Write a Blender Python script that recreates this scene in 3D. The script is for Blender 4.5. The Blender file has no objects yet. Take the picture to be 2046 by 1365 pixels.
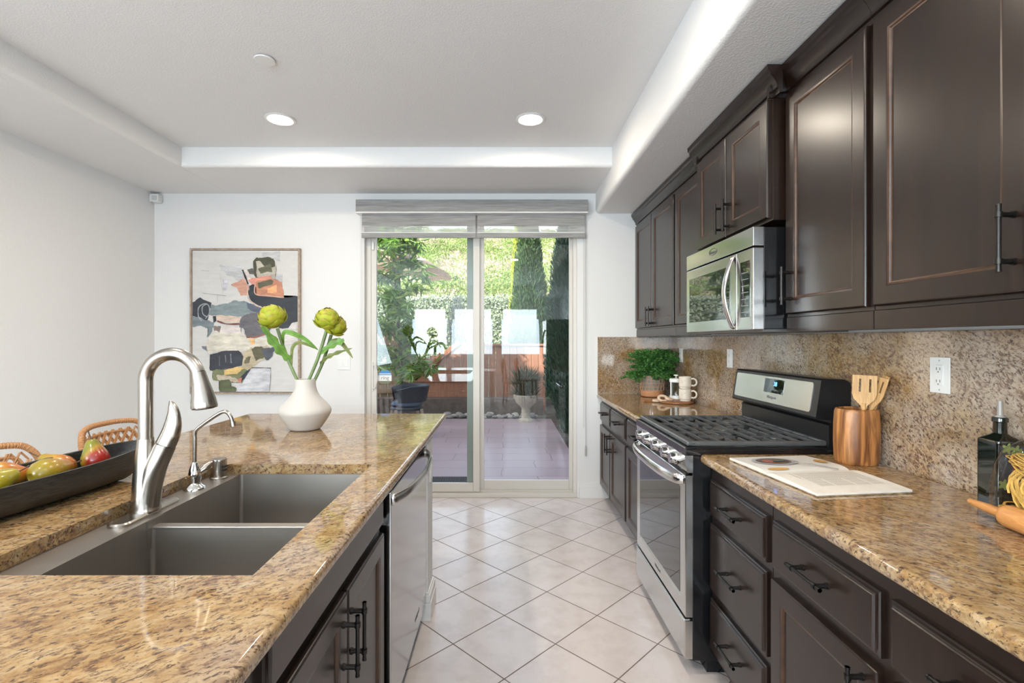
import bpy, bmesh, math, random
import numpy as np
from mathutils import Vector, Matrix, noise as mnoise
random.seed(7); RNG = np.random.default_rng(7)
PI = math.pi
SC = bpy.context.scene
COL = SC.collection
F = 987.0; HC = 1.38                      # focal length in pixels, eye height

# ---------------------------------------------------------------- camera
cam_d = bpy.data.cameras.new('camera'); cam = bpy.data.objects.new('camera', cam_d); COL.objects.link(cam)
cam.location = (0, 0, HC); cam.rotation_euler = (PI/2, 0, 0)
cam_d.sensor_width = 36.0; cam_d.lens = F/2046*36.0
cam_d.shift_x = 14/2046; cam_d.shift_y = -1.5/2046
cam_d.clip_start = 0.05; cam_d.clip_end = 300
SC.camera = cam
SC.cycles.caustics_reflective = False; SC.cycles.caustics_refractive = False
# ---------------------------------------------------------------- world, sun, window light, exposure
SC.view_settings.view_transform = 'Standard'; SC.view_settings.look = 'None'
SC.view_settings.gamma = 1.0; SC.view_settings.use_curve_mapping = False
SC.view_settings.exposure = 1.08
w = bpy.data.worlds.new('world'); SC.world = w; w.use_nodes = True
wn = w.node_tree.nodes; wl = w.node_tree.links; wn.clear()
sky = wn.new('ShaderNodeTexSky'); sky.sky_type = 'NISHITA'; sky.sun_disc = False
sky.sun_elevation = math.radians(42); sky.sun_rotation = math.radians(215); sky.air_density = 1.0; sky.dust_density = 1.5
bg = wn.new('ShaderNodeBackground'); bg.inputs['Strength'].default_value = 0.56
wo = wn.new('ShaderNodeOutputWorld')
dm = wn.new('ShaderNodeMix'); dm.data_type = 'RGBA'; dm.inputs[0].default_value = 0.55; bwn = wn.new('ShaderNodeRGBToBW'); tint = wn.new('ShaderNodeMix'); tint.data_type = 'RGBA'; tint.blend_type = 'MULTIPLY'; tint.inputs[0].default_value = 1.0; tint.inputs[7].default_value = (1.0, 0.96, 0.93, 1)
wl.new(sky.outputs[0], bwn.inputs[0]); wl.new(bwn.outputs[0], tint.inputs[6]); wl.new(sky.outputs[0], dm.inputs[6]); wl.new(tint.outputs[2], dm.inputs[7]); wl.new(dm.outputs[2], bg.inputs[0]); wl.new(bg.outputs[0], wo.inputs[0])
def lamp(name, kind, loc, energy, color=(1, 1, 1), rot=(0, 0, 0), **kw):
    d = bpy.data.lights.new(name, kind); d.energy = energy; d.color = color
    for k, v in kw.items(): setattr(d, k, v)
    o = bpy.data.objects.new(name, d); o.location = loc; o.rotation_euler = rot; COL.objects.link(o)
    return o
sun_dir = Vector((-0.62, -0.60, 0.62)).normalized()
lamp('sun', 'SUN', (0, 0, 20), 6.2, (1.0, 0.95, 0.86), sun_dir.to_track_quat('Z', 'Y').to_euler(), angle=math.radians(0.6))
# daylight entering by the three windows in the wall behind the camera
for wx, ww in ((-1.95, 0.9), (-0.85, 1.05), (0.40, 0.98)):
    lamp('window_fill_light', 'AREA', (wx, -3.95, 1.62), 25, (0.70, 0.85, 1.0), (math.radians(104), 0, 0), shape='RECTANGLE', size=ww, size_y=1.2)
# added fill lamp inside the left wall
lamp('window_fill_light', 'AREA', (-3.0, -1.9, 1.6), 82, (0.73, 0.875, 1.0), (math.radians(108), 0, -PI/2), shape='RECTANGLE', size=2.6, size_y=1.6)

# ---------------------------------------------------------------- node helpers
def nt(name):
    m = bpy.data.materials.new(name); m.use_nodes = True
    t = m.node_tree; t.nodes.clear()
    out = t.nodes.new('ShaderNodeOutputMaterial'); b = t.nodes.new('ShaderNodeBsdfPrincipled')
    t.links.new(b.outputs[0], out.inputs[0])
    return m, t, b, out
def N(t, kind, **kw):
    n = t.nodes.new(kind)
    for k, v in kw.items():
        if k in n.inputs: n.inputs[k].default_value = v
        else: setattr(n, k, v)
    return n
def coords(t, scale=(1, 1, 1), rot=(0, 0, 0), loc=(0, 0, 0)):
    tc = t.nodes.new('ShaderNodeTexCoord'); mp = t.nodes.new('ShaderNodeMapping')
    mp.inputs['Scale'].default_value = scale; mp.inputs['Rotation'].default_value = rot; mp.inputs['Location'].default_value = loc
    t.links.new(tc.outputs['Object'], mp.inputs[0]); return mp.outputs[0]
def ramp(t, fac, stops, interp='LINEAR'):
    r = t.nodes.new('ShaderNodeValToRGB'); cr = r.color_ramp; cr.interpolation = interp
    while len(cr.elements) > 1: cr.elements.remove(cr.elements[-1])
    cr.elements[0].position = stops[0][0]; cr.elements[0].color = (*stops[0][1], 1) if len(stops[0][1]) == 3 else stops[0][1]
    for p, c in stops[1:]:
        e = cr.elements.new(p); e.color = (*c, 1) if len(c) == 3 else c
    t.links.new(fac, r.inputs[0]); return r.outputs[0]
def mix(t, fac, a, b, mode='MIX'):
    m = t.nodes.new('ShaderNodeMix'); m.data_type = 'RGBA'; m.blend_type = mode
    for sock, v in ((0, fac), (6, a), (7, b)):
        if isinstance(v, (int, float)): m.inputs[sock].default_value = v
        elif isinstance(v, (tuple, list)): m.inputs[sock].default_value = (*v, 1)
        else: t.links.new(v, m.inputs[sock])
    return m.outputs[2]
def bump(t, b, h, strength=0.2, dist=0.002):
    n = N(t, 'ShaderNodeBump', Strength=strength, Distance=dist); t.links.new(h, n.inputs['Height']); t.links.new(n.outputs[0], b.inputs['Normal'])
def plain(name, c, rough=0.5, metal=0.0, spec=0.5, var=0.0, vscale=30, bmp=0.0, bscale=80, coat=0.0, ior=None, trans=0.0):
    m, t, b, o = nt(name)
    b.inputs['Base Color'].default_value = (*c, 1); b.inputs['Roughness'].default_value = rough
    b.inputs['Metallic'].default_value = metal; b.inputs['Specular IOR Level'].default_value = spec
    b.inputs['Coat Weight'].default_value = coat; b.inputs['Coat Roughness'].default_value = 0.08
    b.inputs['Transmission Weight'].default_value = trans
    if ior: b.inputs['IOR'].default_value = ior
    if var:
        n = N(t, 'ShaderNodeTexNoise', Scale=vscale, Detail=6.0); t.links.new(coords(t), n.inputs[0])
        lo = tuple(x*(1-var) for x in c); hi = tuple(min(1, x*(1+var)) for x in c)
        t.links.new(ramp(t, n.outputs[0], [(0.3, lo), (0.7, hi)]), b.inputs['Base Color'])
    if bmp:
        n = N(t, 'ShaderNodeTexNoise', Scale=bscale, Detail=3.0); t.links.new(coords(t), n.inputs[0]); bump(t, b, n.outputs[0], bmp)
    return m
def brushed(name, c, rough, sc, metal=1.0):
    m, t, b, o = nt(name); b.inputs['Metallic'].default_value = metal
    n = N(t, 'ShaderNodeTexNoise', Scale=1.0, Detail=4.0); t.links.new(coords(t, sc), n.inputs[0])
    t.links.new(ramp(t, n.outputs[0], [(0.3, tuple(x*0.97 for x in c)), (0.7, tuple(min(1, x*1.03) for x in c))]), b.inputs['Base Color'])
    t.links.new(ramp(t, n.outputs[0], [(0.3, (rough*0.94,)*3), (0.7, (rough*1.06,)*3)]), b.inputs['Roughness'])
    return m
def leafmat(name, cols, rough=0.5, trans=0.25):
    m, t, b, o = nt(name); g = t.nodes.new('ShaderNodeNewGeometry')
    c = ramp(t, g.outputs['Random Per Island'], [(i/max(1, len(cols)-1), k) for i, k in enumerate(cols)])
    t.links.new(c, b.inputs['Base Color']); b.inputs['Roughness'].default_value = rough
    tr = t.nodes.new('ShaderNodeBsdfTranslucent'); t.links.new(c, tr.inputs[0])
    mx = t.nodes.new('ShaderNodeMixShader'); mx.inputs[0].default_value = trans
    t.links.new(b.outputs[0], mx.inputs[1]); t.links.new(tr.outputs[0], mx.inputs[2]); t.links.new(mx.outputs[0], o.inputs[0])
    return m

# ---------------------------------------------------------------- materials
def wallmat(name, c, strength, scale=170):
    m, t, b, o = nt(name); b.inputs['Base Color'].default_value = (*c, 1); b.inputs['Roughness'].default_value = 0.6
    b.inputs['Specular IOR Level'].default_value = 0.3
    n = N(t, 'ShaderNodeTexNoise', Scale=scale, Detail=2.0); t.links.new(coords(t), n.inputs[0])
    bump(t, b, ramp(t, n.outputs[0], [(0.42, (0, 0, 0)), (0.62, (1, 1, 1))]), strength, 0.0015)
    return m
M = {}
M['wall'] = wallmat('wall_paint', (0.80, 0.795, 0.785), 0.25, 120)
M['ceil'] = wallmat('ceiling_paint', (0.80, 0.795, 0.785), 0.35, 120)
M['trimw'] = plain('white_trim', (0.82, 0.815, 0.80), 0.35)
M['plastic_white'] = plain('white_plastic', (0.80, 0.80, 0.78), 0.35)
M['vinyl'] = plain('almond_vinyl', (0.66, 0.63, 0.58), 0.4)
M['greyvinyl'] = plain('grey_green_vinyl', (0.30, 0.32, 0.30), 0.4)
def granite(name, ang, gm=0.55, gl=0.48, gc=(0.35, 0.275, 0.22), bm=0.40, ft=0.490, fs=1.0):
    m, t, b, o = nt(name)
    v = coords(t)
    d = N(t, 'ShaderNodeTexNoise', Scale=14.0, Detail=3.0); t.links.new(v, d.inputs[0])
    sub = t.nodes.new('ShaderNodeVectorMath'); sub.operation = 'SCALE'; sub.inputs['Scale'].default_value = 0.035; t.links.new(d.outputs['Color'], sub.inputs[0])
    add = t.nodes.new('ShaderNodeVectorMath'); add.operation = 'ADD'; t.links.new(v, add.inputs[0]); t.links.new(sub.outputs[0], add.inputs[1])
    ro = t.nodes.new('ShaderNodeMapping'); ro.vector_type = 'TEXTURE'; ro.inputs['Rotation'].default_value = ang; t.links.new(add.outputs[0], ro.inputs[0])
    st = t.nodes.new('ShaderNodeMapping'); st.inputs['Scale'].default_value = (0.62, 1.20, 1.15); t.links.new(ro.outputs[0], st.inputs[0])
    n1 = N(t, 'ShaderNodeTexNoise', Scale=26.0, Detail=7.0, Roughness=0.7); t.links.new(st.outputs[0], n1.inputs[0])
    base = ramp(t, n1.outputs[0], [(0.24, (0.19, 0.092, 0.036)), (0.38, (0.295, 0.165, 0.064)), (0.47, (0.385, 0.24, 0.104)), (0.58, (0.45, 0.31, 0.16)), (0.75, (0.51, 0.40, 0.27))])
    n6 = N(t, 'ShaderNodeTexNoise', Scale=34.0*fs, Detail=7.0, Roughness=0.70); t.links.new(st.outputs[0], n6.inputs[0])
    base = mix(t, ramp(t, n6.outputs[0], [(0.50, (0, 0, 0)), (0.66, (bm,)*3)]), base, (0.18, 0.10, 0.052))
    n4 = N(t, 'ShaderNodeTexNoise', Scale=4.0, Detail=6.0); t.links.new(v, n4.inputs[0])
    grey = ramp(t, n4.outputs[0], [(gl, (0, 0, 0)), (gl+.18, (gm,)*3)])
    base = mix(t, grey, base, gc)
    n2 = N(t, 'ShaderNodeTexNoise', Scale=78.0*fs, Detail=7.0, Roughness=0.70); t.links.new(st.outputs[0], n2.inputs[0])
    f2 = ramp(t, n2.outputs[0], [(ft, (0, 0, 0)), (ft+.09, (0.85,)*3)])
    n5 = N(t, 'ShaderNodeTexNoise', Scale=11.0, Detail=4.0); t.links.new(v, n5.inputs[0])
    f5 = ramp(t, n5.outputs[0], [(0.36, (0.30,)*3), (0.60, (1, 1, 1))])
    fm = t.nodes.new('ShaderNodeMath'); fm.operation = 'MULTIPLY'; t.links.new(f2, fm.inputs[0]); t.links.new(f5, fm.inputs[1])
    base = mix(t, fm.outputs[0], base, (0.125, 0.062, 0.040))
    n3 = N(t, 'ShaderNodeTexNoise', Scale=110.0*fs, Detail=5.0, Roughness=0.65); t.links.new(st.outputs[0], n3.inputs[0])
    f3 = ramp(t, n3.outputs[0], [(0.55, (0, 0, 0)), (0.61, (0.85,)*3)])
    base = mix(t, f3, base, (0.045, 0.026, 0.022))
    t.links.new(base, b.inputs['Base Color']); b.inputs['Roughness'].default_value = 0.06
    b.inputs['Specular IOR Level'].default_value = 0.6
    return m
M['granite'] = granite('granite', (0, 0, math.radians(39))); M['granite_run'] = granite('granite_run', (math.radians(35), 0, math.radians(-45))); M['granite_wall'] = granite('granite_wall', (0, math.radians(-36), math.radians(90)), 0.75, 0.38, (0.50, 0.415, 0.34), 0.85, 0.475, 1.25)
def tile():
    m, t, b, o = nt('floor_tile')
    v = coords(t, (1, 1, 1), (0, 0, PI/4), (1.7564, -1.4227, 0))
    br = t.nodes.new('ShaderNodeTexBrick'); br.offset = 0.0; br.squash = 1.0
    for k, x in (('Scale', 1.0), ('Mortar Size', 0.0030), ('Mortar Smooth', 0.2), ('Bias', 0.0), ('Brick Width', 0.3295), ('Row Height', 0.3295)): br.inputs[k].default_value = x
    br.inputs['Color1'].default_value = (0.69, 0.615, 0.585, 1); br.inputs['Color2'].default_value = (0.735, 0.665, 0.64, 1); br.inputs['Mortar'].default_value = (0.20, 0.15, 0.13, 1)
    t.links.new(v, br.inputs[0])
    n = N(t, 'ShaderNodeTexNoise', Scale=7.0, Detail=8.0, Roughness=0.65); t.links.new(coords(t), n.inputs[0])
    mot = ramp(t, n.outputs[0], [(0.3, (0.87, 0.85, 0.83)), (0.55, (1, 1, 1)), (0.75, (1.0, 1.0, 1.0))])
    c = mix(t, 1.0, br.outputs['Color'], mot, 'MULTIPLY')
    t.links.new(c, b.inputs['Base Color'])
    t.links.new(ramp(t, br.outputs['Fac'], [(0, (0.22,)*3), (1, (0.8,)*3)]), b.inputs['Roughness'])
    inv = ramp(t, br.outputs['Fac'], [(0, (1, 1, 1)), (1, (0, 0, 0))]); bump(t, b, inv, 0.5, 0.002)
    return m
M['tile'] = tile()
def darkwood():
    m, t, b, o = nt('espresso_wood')
    n = N(t, 'ShaderNodeTexNoise', Scale=3.0, Detail=6.0); t.links.new(coords(t, (14, 14, 1.2)), n.inputs[0])
    t.links.new(ramp(t, n.outputs[0], [(0.3, (0.010, 0.0048, 0.0030)), (0.7, (0.020, 0.0098, 0.0062))]), b.inputs['Base Color'])
    b.inputs['Roughness'].default_value = 0.27; b.inputs['Specular IOR Level'].default_value = 0.55
    return m
M['dwood'] = darkwood()
M['dedge'] = plain('worn_brown_edge', (0.050, 0.021, 0.010), 0.30, var=0.4, vscale=25)
M['bronze'] = plain('dark_bronze', (0.035, 0.032, 0.030), 0.32, 0.85)
M['toe'] = plain('toe_kick_black', (0.012, 0.010, 0.009), 0.6)
M['steel'] = brushed('stainless_steel', (0.60, 0.59, 0.57), 0.24, (3, 3, 220))
M['steel_h'] = brushed('stainless_panel', (0.63, 0.62, 0.605), 0.16, (200, 2, 2))
M['steel_bowl'] = brushed('sink_steel', (0.33, 0.30, 0.27), 0.38, (4, 160, 4), 0.8)
M['steel_dw'] = plain('smooth_steel', (0.50, 0.495, 0.49), 0.13, 1.0)
M['nickel'] = plain('brushed_nickel', (0.43, 0.395, 0.355), 0.25, 1.0)
M['chrome'] = plain('polished_steel', (0.75, 0.74, 0.72), 0.08, 1.0)
M['blackgloss'] = plain('black_enamel', (0.008, 0.008, 0.009), 0.12, 0, 0.6)
M['blacksatin'] = plain('satin_black_enamel', (0.009, 0.009, 0.010), 0.34, 0, 0.5)
M['blackglass'] = plain('black_glass', (0.006, 0.006, 0.007), 0.02, 0, 0.8, ior=1.75)
M['iron'] = plain('cast_iron', (0.12, 0.12, 0.122), 0.36, 0.4)
M['mark'] = plain('grey_print', (0.10, 0.10, 0.10), 0.5)
def emit(name, c, s):
    m, t, b, o = nt(name); e = N(t, 'ShaderNodeEmission', Strength=s); e.inputs[0].default_value = (*c, 1); t.links.new(e.outputs[0], o.inputs[0]); return m
M['lens'] = emit('lamp_lens', (1.0, 0.93, 0.80), 16.0)
M['digits'] = emit('clock_digits', (0.12, 0.35, 1.0), 2.0)
def glass(name='pane_glass', tint=(0.93, 0.96, 0.95), ior=1.52):
    m, t, b, o = nt(name); t.nodes.remove(b)
    fr = N(t, 'ShaderNodeFresnel', IOR=ior); ge = t.nodes.new('ShaderNodeNewGeometry'); mr = t.nodes.new('ShaderNodeMapRange'); mr.inputs['To Min'].default_value = ior; mr.inputs['To Max'].default_value = 1/ior; t.links.new(ge.outputs['Backfacing'], mr.inputs['Value']); t.links.new(mr.outputs[0], fr.inputs['IOR']); tr = t.nodes.new('ShaderNodeBsdfTransparent'); tr.inputs[0].default_value = (*tint, 1)
    gl = t.nodes.new('ShaderNodeBsdfGlossy'); gl.inputs['Roughness'].default_value = 0.0
    mx = t.nodes.new('ShaderNodeMixShader'); t.links.new(fr.outputs[0], mx.inputs[0]); t.links.new(tr.outputs[0], mx.inputs[1]); t.links.new(gl.outputs[0], mx.inputs[2])
    t.links.new(mx.outputs[0], o.inputs[0]); return m
M['glass'] = glass(ior=1.46)
M['film'] = glass('clear_film', (0.98, 0.97, 0.95), 1.35)
def fabric(name, c, alpha=1.0, streak=True):
    m, t, b, o = nt(name); n = N(t, 'ShaderNodeTexNoise', Scale=1.0, Detail=5.0); t.links.new(coords(t, (5, 5, 130)), n.inputs[0])
    cc = ramp(t, n.outputs[0], [(0.3, tuple(x*0.72 for x in c)), (0.7, tuple(min(1, x*1.2) for x in c))])
    t.links.new(cc, b.inputs['Base Color']); b.inputs['Roughness'].default_value = 0.8
    tl = t.nodes.new('ShaderNodeBsdfTranslucent'); t.links.new(cc, tl.inputs[0])
    mx = N(t, 'ShaderNodeMixShader'); mx.inputs[0].default_value = 0.35; t.links.new(b.outputs[0], mx.inputs[1]); t.links.new(tl.outputs[0], mx.inputs[2])
    if alpha < 1:
        tp = t.nodes.new('ShaderNodeBsdfTransparent'); m2 = N(t, 'ShaderNodeMixShader'); m2.inputs[0].default_value = alpha
        t.links.new(tp.outputs[0], m2.inputs[1]); t.links.new(mx.outputs[0], m2.inputs[2]); t.links.new(m2.outputs[0], o.inputs[0])
    else: t.links.new(mx.outputs[0], o.inputs[0])
    return m
M['shade'] = fabric('grey_woven_shade', (0.47, 0.465, 0.455)); M['sheer'] = fabric('sheer_shade', (0.72, 0.72, 0.71), 0.42)
def wood(name, c1, c2, sc=(30, 30, 3), rough=0.4, scale=3.0, dist=1.5):
    m, t, b, o = nt(name); n = N(t, 'ShaderNodeTexNoise', Scale=scale, Detail=6.0, Distortion=dist); t.links.new(coords(t, sc), n.inputs[0])
    t.links.new(ramp(t, n.outputs[0], [(0.32, c1), (0.5, tuple((a+b2)/2 for a, b2 in zip(c1, c2))), (0.62, c2)]), b.inputs['Base Color'])
    b.inputs['Roughness'].default_value = rough; return m
M['olive'] = wood('olive_wood', (0.11, 0.034, 0.011), (0.56, 0.245, 0.075), (12, 12, 1.0), 0.35, 2.2, 1.8)
M['bamboo'] = wood('bamboo', (0.55, 0.30, 0.11), (0.70, 0.42, 0.17), (40, 40, 3), 0.45)
M['pinwood'] = wood('rolling_pin_wood', (0.52, 0.22, 0.065), (0.66, 0.31, 0.10), (30, 3, 30), 0.4)
M['acacia'] = wood('acacia_board', (0.19, 0.075, 0.030), (0.36, 0.155, 0.06), (5, 40, 40), 0.4)
M['framewood'] = wood('weathered_oak_frame', (0.33, 0.25, 0.19), (0.47, 0.38, 0.30), (8, 8, 8), 0.6)
M['charcoal_wood'] = wood('charred_wood', (0.010, 0.010, 0.010), (0.040, 0.038, 0.034), (40, 4, 40), 0.45)
M['rattan'] = wood('rattan', (0.33, 0.135, 0.05), (0.54, 0.29, 0.125), (70, 70, 70), 0.5)
M['cedar'] = wood('red_cedar', (0.24, 0.095, 0.055), (0.35, 0.16, 0.095), (20, 20, 2), 0.6)
M['oldwood'] = wood('grey_brown_wood', (0.14, 0.09, 0.055), (0.24, 0.165, 0.11), (20, 20, 2), 0.7)
M['paleknot'] = wood('pale_wood', (0.56, 0.40, 0.27), (0.72, 0.56, 0.42), (20, 20, 20), 0.6)
M['ceramic'] = plain('matte_ceramic', (0.57, 0.54, 0.505), 0.55, bmp=0.05, bscale=60)
M['mug'] = plain('cream_mug', (0.74, 0.66, 0.56), 0.3)
M['terracotta'] = plain('terracotta', (0.52, 0.24, 0.115), 0.6, var=0.2)
M['wicker'] = plain('wicker_wire', (0.50, 0.30, 0.17), 0.5)
# ---------------------------------------------------------------- mesh builder
class MB:
    def __init__(s): s.bm = bmesh.new()
    def merge(s, b2, mi=0):
        for f in b2.faces: f.material_index = mi
        me = bpy.data.meshes.new('tmp'); b2.to_mesh(me); b2.free(); s.bm.from_mesh(me); bpy.data.meshes.remove(me); return s
    def box(s, x0, x1, y0, y1, z0, z1, bev=0.0, mi=0, seg=2, mat=None):
        b = bmesh.new(); bmesh.ops.create_cube(b, size=1.0)
        for v in b.verts: v.co = Vector(((x0+x1)/2+v.co.x*(x1-x0), (y0+y1)/2+v.co.y*(y1-y0), (z0+z1)/2+v.co.z*(z1-z0)))
        if bev: bmesh.ops.bevel(b, geom=list(b.edges), offset=bev, segments=seg, profile=0.5, affect='EDGES')
        if mat is not None: b.transform(mat)
        return s.merge(b, mi)
    def poly(s, verts, faces, mi=0):
        b = bmesh.new(); vs = [b.verts.new(v) for v in verts]
        for f in faces:
            try: b.faces.new([vs[i] for i in f])
            except ValueError: pass
        return s.merge(b, mi)
    def loft(s, loops, mi=0, cap0=True, cap1=True, closed=True, mis=None):
        b = bmesh.new(); L = [[b.verts.new(p) for p in lp] for lp in loops]; n = len(L[0])
        for i in range(len(L)-1):
            for j in range(n if closed else n-1):
                k = (j+1) % n
                f = b.faces.new((L[i][j], L[i][k], L[i+1][k], L[i+1][j])); f.material_index = mis[i] if mis else mi
        if cap0: b.faces.new(list(reversed(L[0]))).material_index = mis[0] if mis else mi
        if cap1: b.faces.new(L[-1]).material_index = mis[-1] if mis else mi
        bmesh.ops.recalc_face_normals(b, faces=list(b.faces))
        me = bpy.data.meshes.new('tmp'); b.to_mesh(me); b.free(); s.bm.from_mesh(me); bpy.data.meshes.remove(me); return s
    def tube(s, pts, rad, seg=12, mi=0, closed=False, cap=True, sx=1.0, up=None):
        pts = [Vector(p) for p in pts]; n = len(pts)
        if not isinstance(rad, (list, tuple)): rad = [rad]*n
        tang = []
        for i in range(n):
            a = pts[i-1] if (i > 0 or closed) else pts[i]; c = pts[(i+1) % n] if (i < n-1 or closed) else pts[i]
            tang.append((c-a).normalized())
        u = Vector(up) if up else (Vector((0, 0, 1)) if abs(tang[0].z) < 0.9 else Vector((0, 1, 0)))
        u = (u-tang[0]*u.dot(tang[0])).normalized(); loops = []
        for i in range(n):
            if i: u = (u-tang[i]*u.dot(tang[i])).normalized()
            v = tang[i].cross(u)
            loops.append([pts[i]+(u*math.cos(a)*rad[i]*sx+v*math.sin(a)*rad[i]) for a in (2*PI*j/seg for j in range(seg))])
        if closed: loops.append(loops[0]); cap = False
        return s.loft(loops, mi, cap, cap)
    def cyl(s, p0, p1, r0, r1=None, seg=20, mi=0): return s.tube([p0, p1], [r0, r0 if r1 is None else r1], seg, mi)
    def lathe(s, prof, c=(0, 0, 0), seg=32, mi=0, sx=1.0, sy=1.0, cap0=True, cap1=True, fn=None):
        loops = []
        for r, z in prof:
            lp = []
            for j in range(seg):
                a = 2*PI*j/seg; p = Vector((c[0]+r*sx*math.cos(a), c[1]+r*sy*math.sin(a), c[2]+z))
                lp.append(fn(p, a, z) if fn else p)
            loops.append(lp)
        return s.loft(loops, mi, cap0, cap1)
    def ico(s, c, r, sub=2, mi=0, sc=(1, 1, 1), nz=0.0, nf=3.0, mat=None):
        b = bmesh.new(); bmesh.ops.create_icosphere(b, subdivisions=sub, radius=1.0)
        for v in b.verts:
            k = 1+(mnoise.noise(v.co*nf+Vector(c)*7)*nz if nz else 0); v.co = Vector((v.co.x*sc[0]*r*k, v.co.y*sc[1]*r*k, v.co.z*sc[2]*r*k))
        if mat is not None: b.transform(mat)
        b.transform(Matrix.Translation(c)); return s.merge(b, mi)
    def prism(s, prof, axis, a, b_, mi=0):          # 2D profile swept along an axis
        f = {'x': lambda u, v, t: (t, u, v), 'y': lambda u, v, t: (u, t, v), 'z': lambda u, v, t: (u, v, t)}[axis]
        return s.loft([[f(u, v, a) for u, v in prof], [f(u, v, b_) for u, v in prof]], mi)
    def text(s, body, size, mat, mi=0, depth=0.0004, align='CENTER'):
        cu = bpy.data.curves.new('t', 'FONT'); cu.body = body; cu.size = size; cu.extrude = depth; cu.align_x = align; cu.align_y = 'CENTER'; cu.resolution_u = 3
        ob = bpy.data.objects.new('t', cu); COL.objects.link(ob); bpy.context.view_layer.update()
        me = bpy.data.meshes.new_from_object(ob.evaluated_get(bpy.context.evaluated_depsgraph_get()))
        bpy.data.objects.remove(ob); bpy.data.curves.remove(cu); me.transform(mat)
        b = bmesh.new(); b.from_mesh(me); bpy.data.meshes.remove(me); return s.merge(b, mi)
ORG = {}
def link(name, mb, mats, org, parent=None, smooth=True, ang=38):
    me = bpy.data.meshes.new(name); mb.bm.transform(Matrix.Translation(-Vector(org))); mb.bm.to_mesh(me); mb.bm.free()
    for m in (mats if isinstance(mats, (list, tuple)) else [mats]): me.materials.append(M[m] if isinstance(m, str) else m)
    if smooth:
        me.polygons.foreach_set('use_smooth', [True]*len(me.polygons)); me.set_sharp_from_angle(angle=math.radians(ang))
    o = bpy.data.objects.new(name, me); COL.objects.link(o)
    if smooth: wm = o.modifiers.new('weighted', 'WEIGHTED_NORMAL'); wm.keep_sharp = True; wm.weight = 80
    if parent is not None: o.parent = parent
    else: o.location = org
    ORG[o.name] = Vector(org); return o
def tag(o, label, cat, group=None):
    o['label'] = label; o['category'] = cat
    if group: o['group'] = group
    return o
def thing(name, label, cat, loc, group=None):
    o = bpy.data.objects.new(name, None); o.empty_display_size = 0.05; COL.objects.link(o); o.location = loc; ORG[o.name] = Vector(loc)
    return tag(o, label, cat, group)
def part(name, mb, mats, parent, label=None, **k):
    o = link(name, mb, mats, ORG[parent.name], parent, **k)
    if label: o['label'] = label
    return o
def single(name, mb, mats, loc, label, cat, group=None, **k): return tag(link(name, mb, mats, loc, **k), label, cat, group)
def struct(name, mb, mats, loc=(0, 0, 0), parent=None, **k):
    o = link(name, mb, mats, loc if parent is None else ORG[parent.name], parent, **k)
    if parent is None: o['kind'] = 'structure'
    return o
def sroot(name, loc):
    o = bpy.data.objects.new(name, None); o.empty_display_size = 0.05; COL.objects.link(o); o.location = loc; ORG[o.name] = Vector(loc); o['kind'] = 'structure'; return o
def dup(root, loc, rot=None, label=None, scale=None):
    r = root.copy(); COL.objects.link(r); r.location = loc
    if rot is not None: r.rotation_euler = rot
    if scale is not None: r.scale = scale
    if label: r['label'] = label
    for ch in list(root.children):
        c = ch.copy(); COL.objects.link(c); c.parent = r
        for g in list(ch.children):
            d = g.copy(); COL.objects.link(d); d.parent = c
    return r
def cards(C, D, L, W, nrm=None, mi=0, fold=0.15, name=None):
    """leaves: centres C, directions D, length L, width W -> one mesh of folded rhombic leaves (raw arrays)"""
    n = len(C); D = D/np.linalg.norm(D, axis=1, keepdims=True)
    R = RNG.normal(size=(n, 3)) if nrm is None else nrm+RNG.normal(size=(n, 3))*0.35
    S = np.cross(D, R); S /= np.linalg.norm(S, axis=1, keepdims=True)+1e-9; U = np.cross(S, D)
    L = np.broadcast_to(np.asarray(L, float), (n,))[:, None]; W = np.broadcast_to(np.asarray(W, float), (n,))[:, None]
    a = C; b = C+D*L*0.45+S*W*0.5+U*W*fold; c = C+D*L-U*L*fold*0.4; d = C+D*L*0.45-S*W*0.5+U*W*fold
    V = np.stack([a, b, c, d], 1).reshape(-1, 3); i = np.arange(n)*4
    Fc = np.concatenate([np.stack([i, i+1, i+2], 1), np.stack([i, i+2, i+3], 1)])
    return V, Fc
def rawmesh(name, sets, mats, org, parent=None):
    V = []; Fs = []; mi = []; o = 0
    for (v, f, m) in sets:
        V.append(np.asarray(v, float)); Fs += [[int(k)+o for k in q] for q in f]; mi += [m]*len(f); o += len(v)
    V = np.concatenate(V)-np.array(org)
    me = bpy.data.meshes.new(name); me.from_pydata(V.tolist(), [], Fs); me.polygons.foreach_set('material_index', mi)
    for m in (mats if isinstance(mats, (list, tuple)) else [mats]): me.materials.append(M[m] if isinstance(m, str) else m)
    ob = bpy.data.objects.new(name, me); COL.objects.link(ob); ORG[ob.name] = Vector(org)
    if parent is None: ob.location = org
    else: ob.parent = parent
    return ob
def arc(c, r, a0, a1, n, ax='xz'):
    out = []
    for i in range(n+1):
        a = math.radians(a0+(a1-a0)*i/n); u, v = r*math.cos(a), r*math.sin(a)
        out.append((c[0]+u, c[1], c[2]+v) if ax == 'xz' else (c[0]+u, c[1]+v, c[2]) if ax == 'xy' else (c[0], c[1]+u, c[2]+v))
    return out
def smooth_path(P, n=6):
    P = [Vector(p) for p in P]; out = []
    for i in range(len(P)-1):
        p0 = P[max(i-1, 0)]; p1 = P[i]; p2 = P[i+1]; p3 = P[min(i+2, len(P)-1)]
        for k in range(n):
            t = k/n; out.append(0.5*((2*p1)+(p2-p0)*t+(2*p0-5*p1+4*p2-p3)*t*t+(3*p1-p0-3*p2+p3)*t**3))
    out.append(P[-1]); return out
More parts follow.
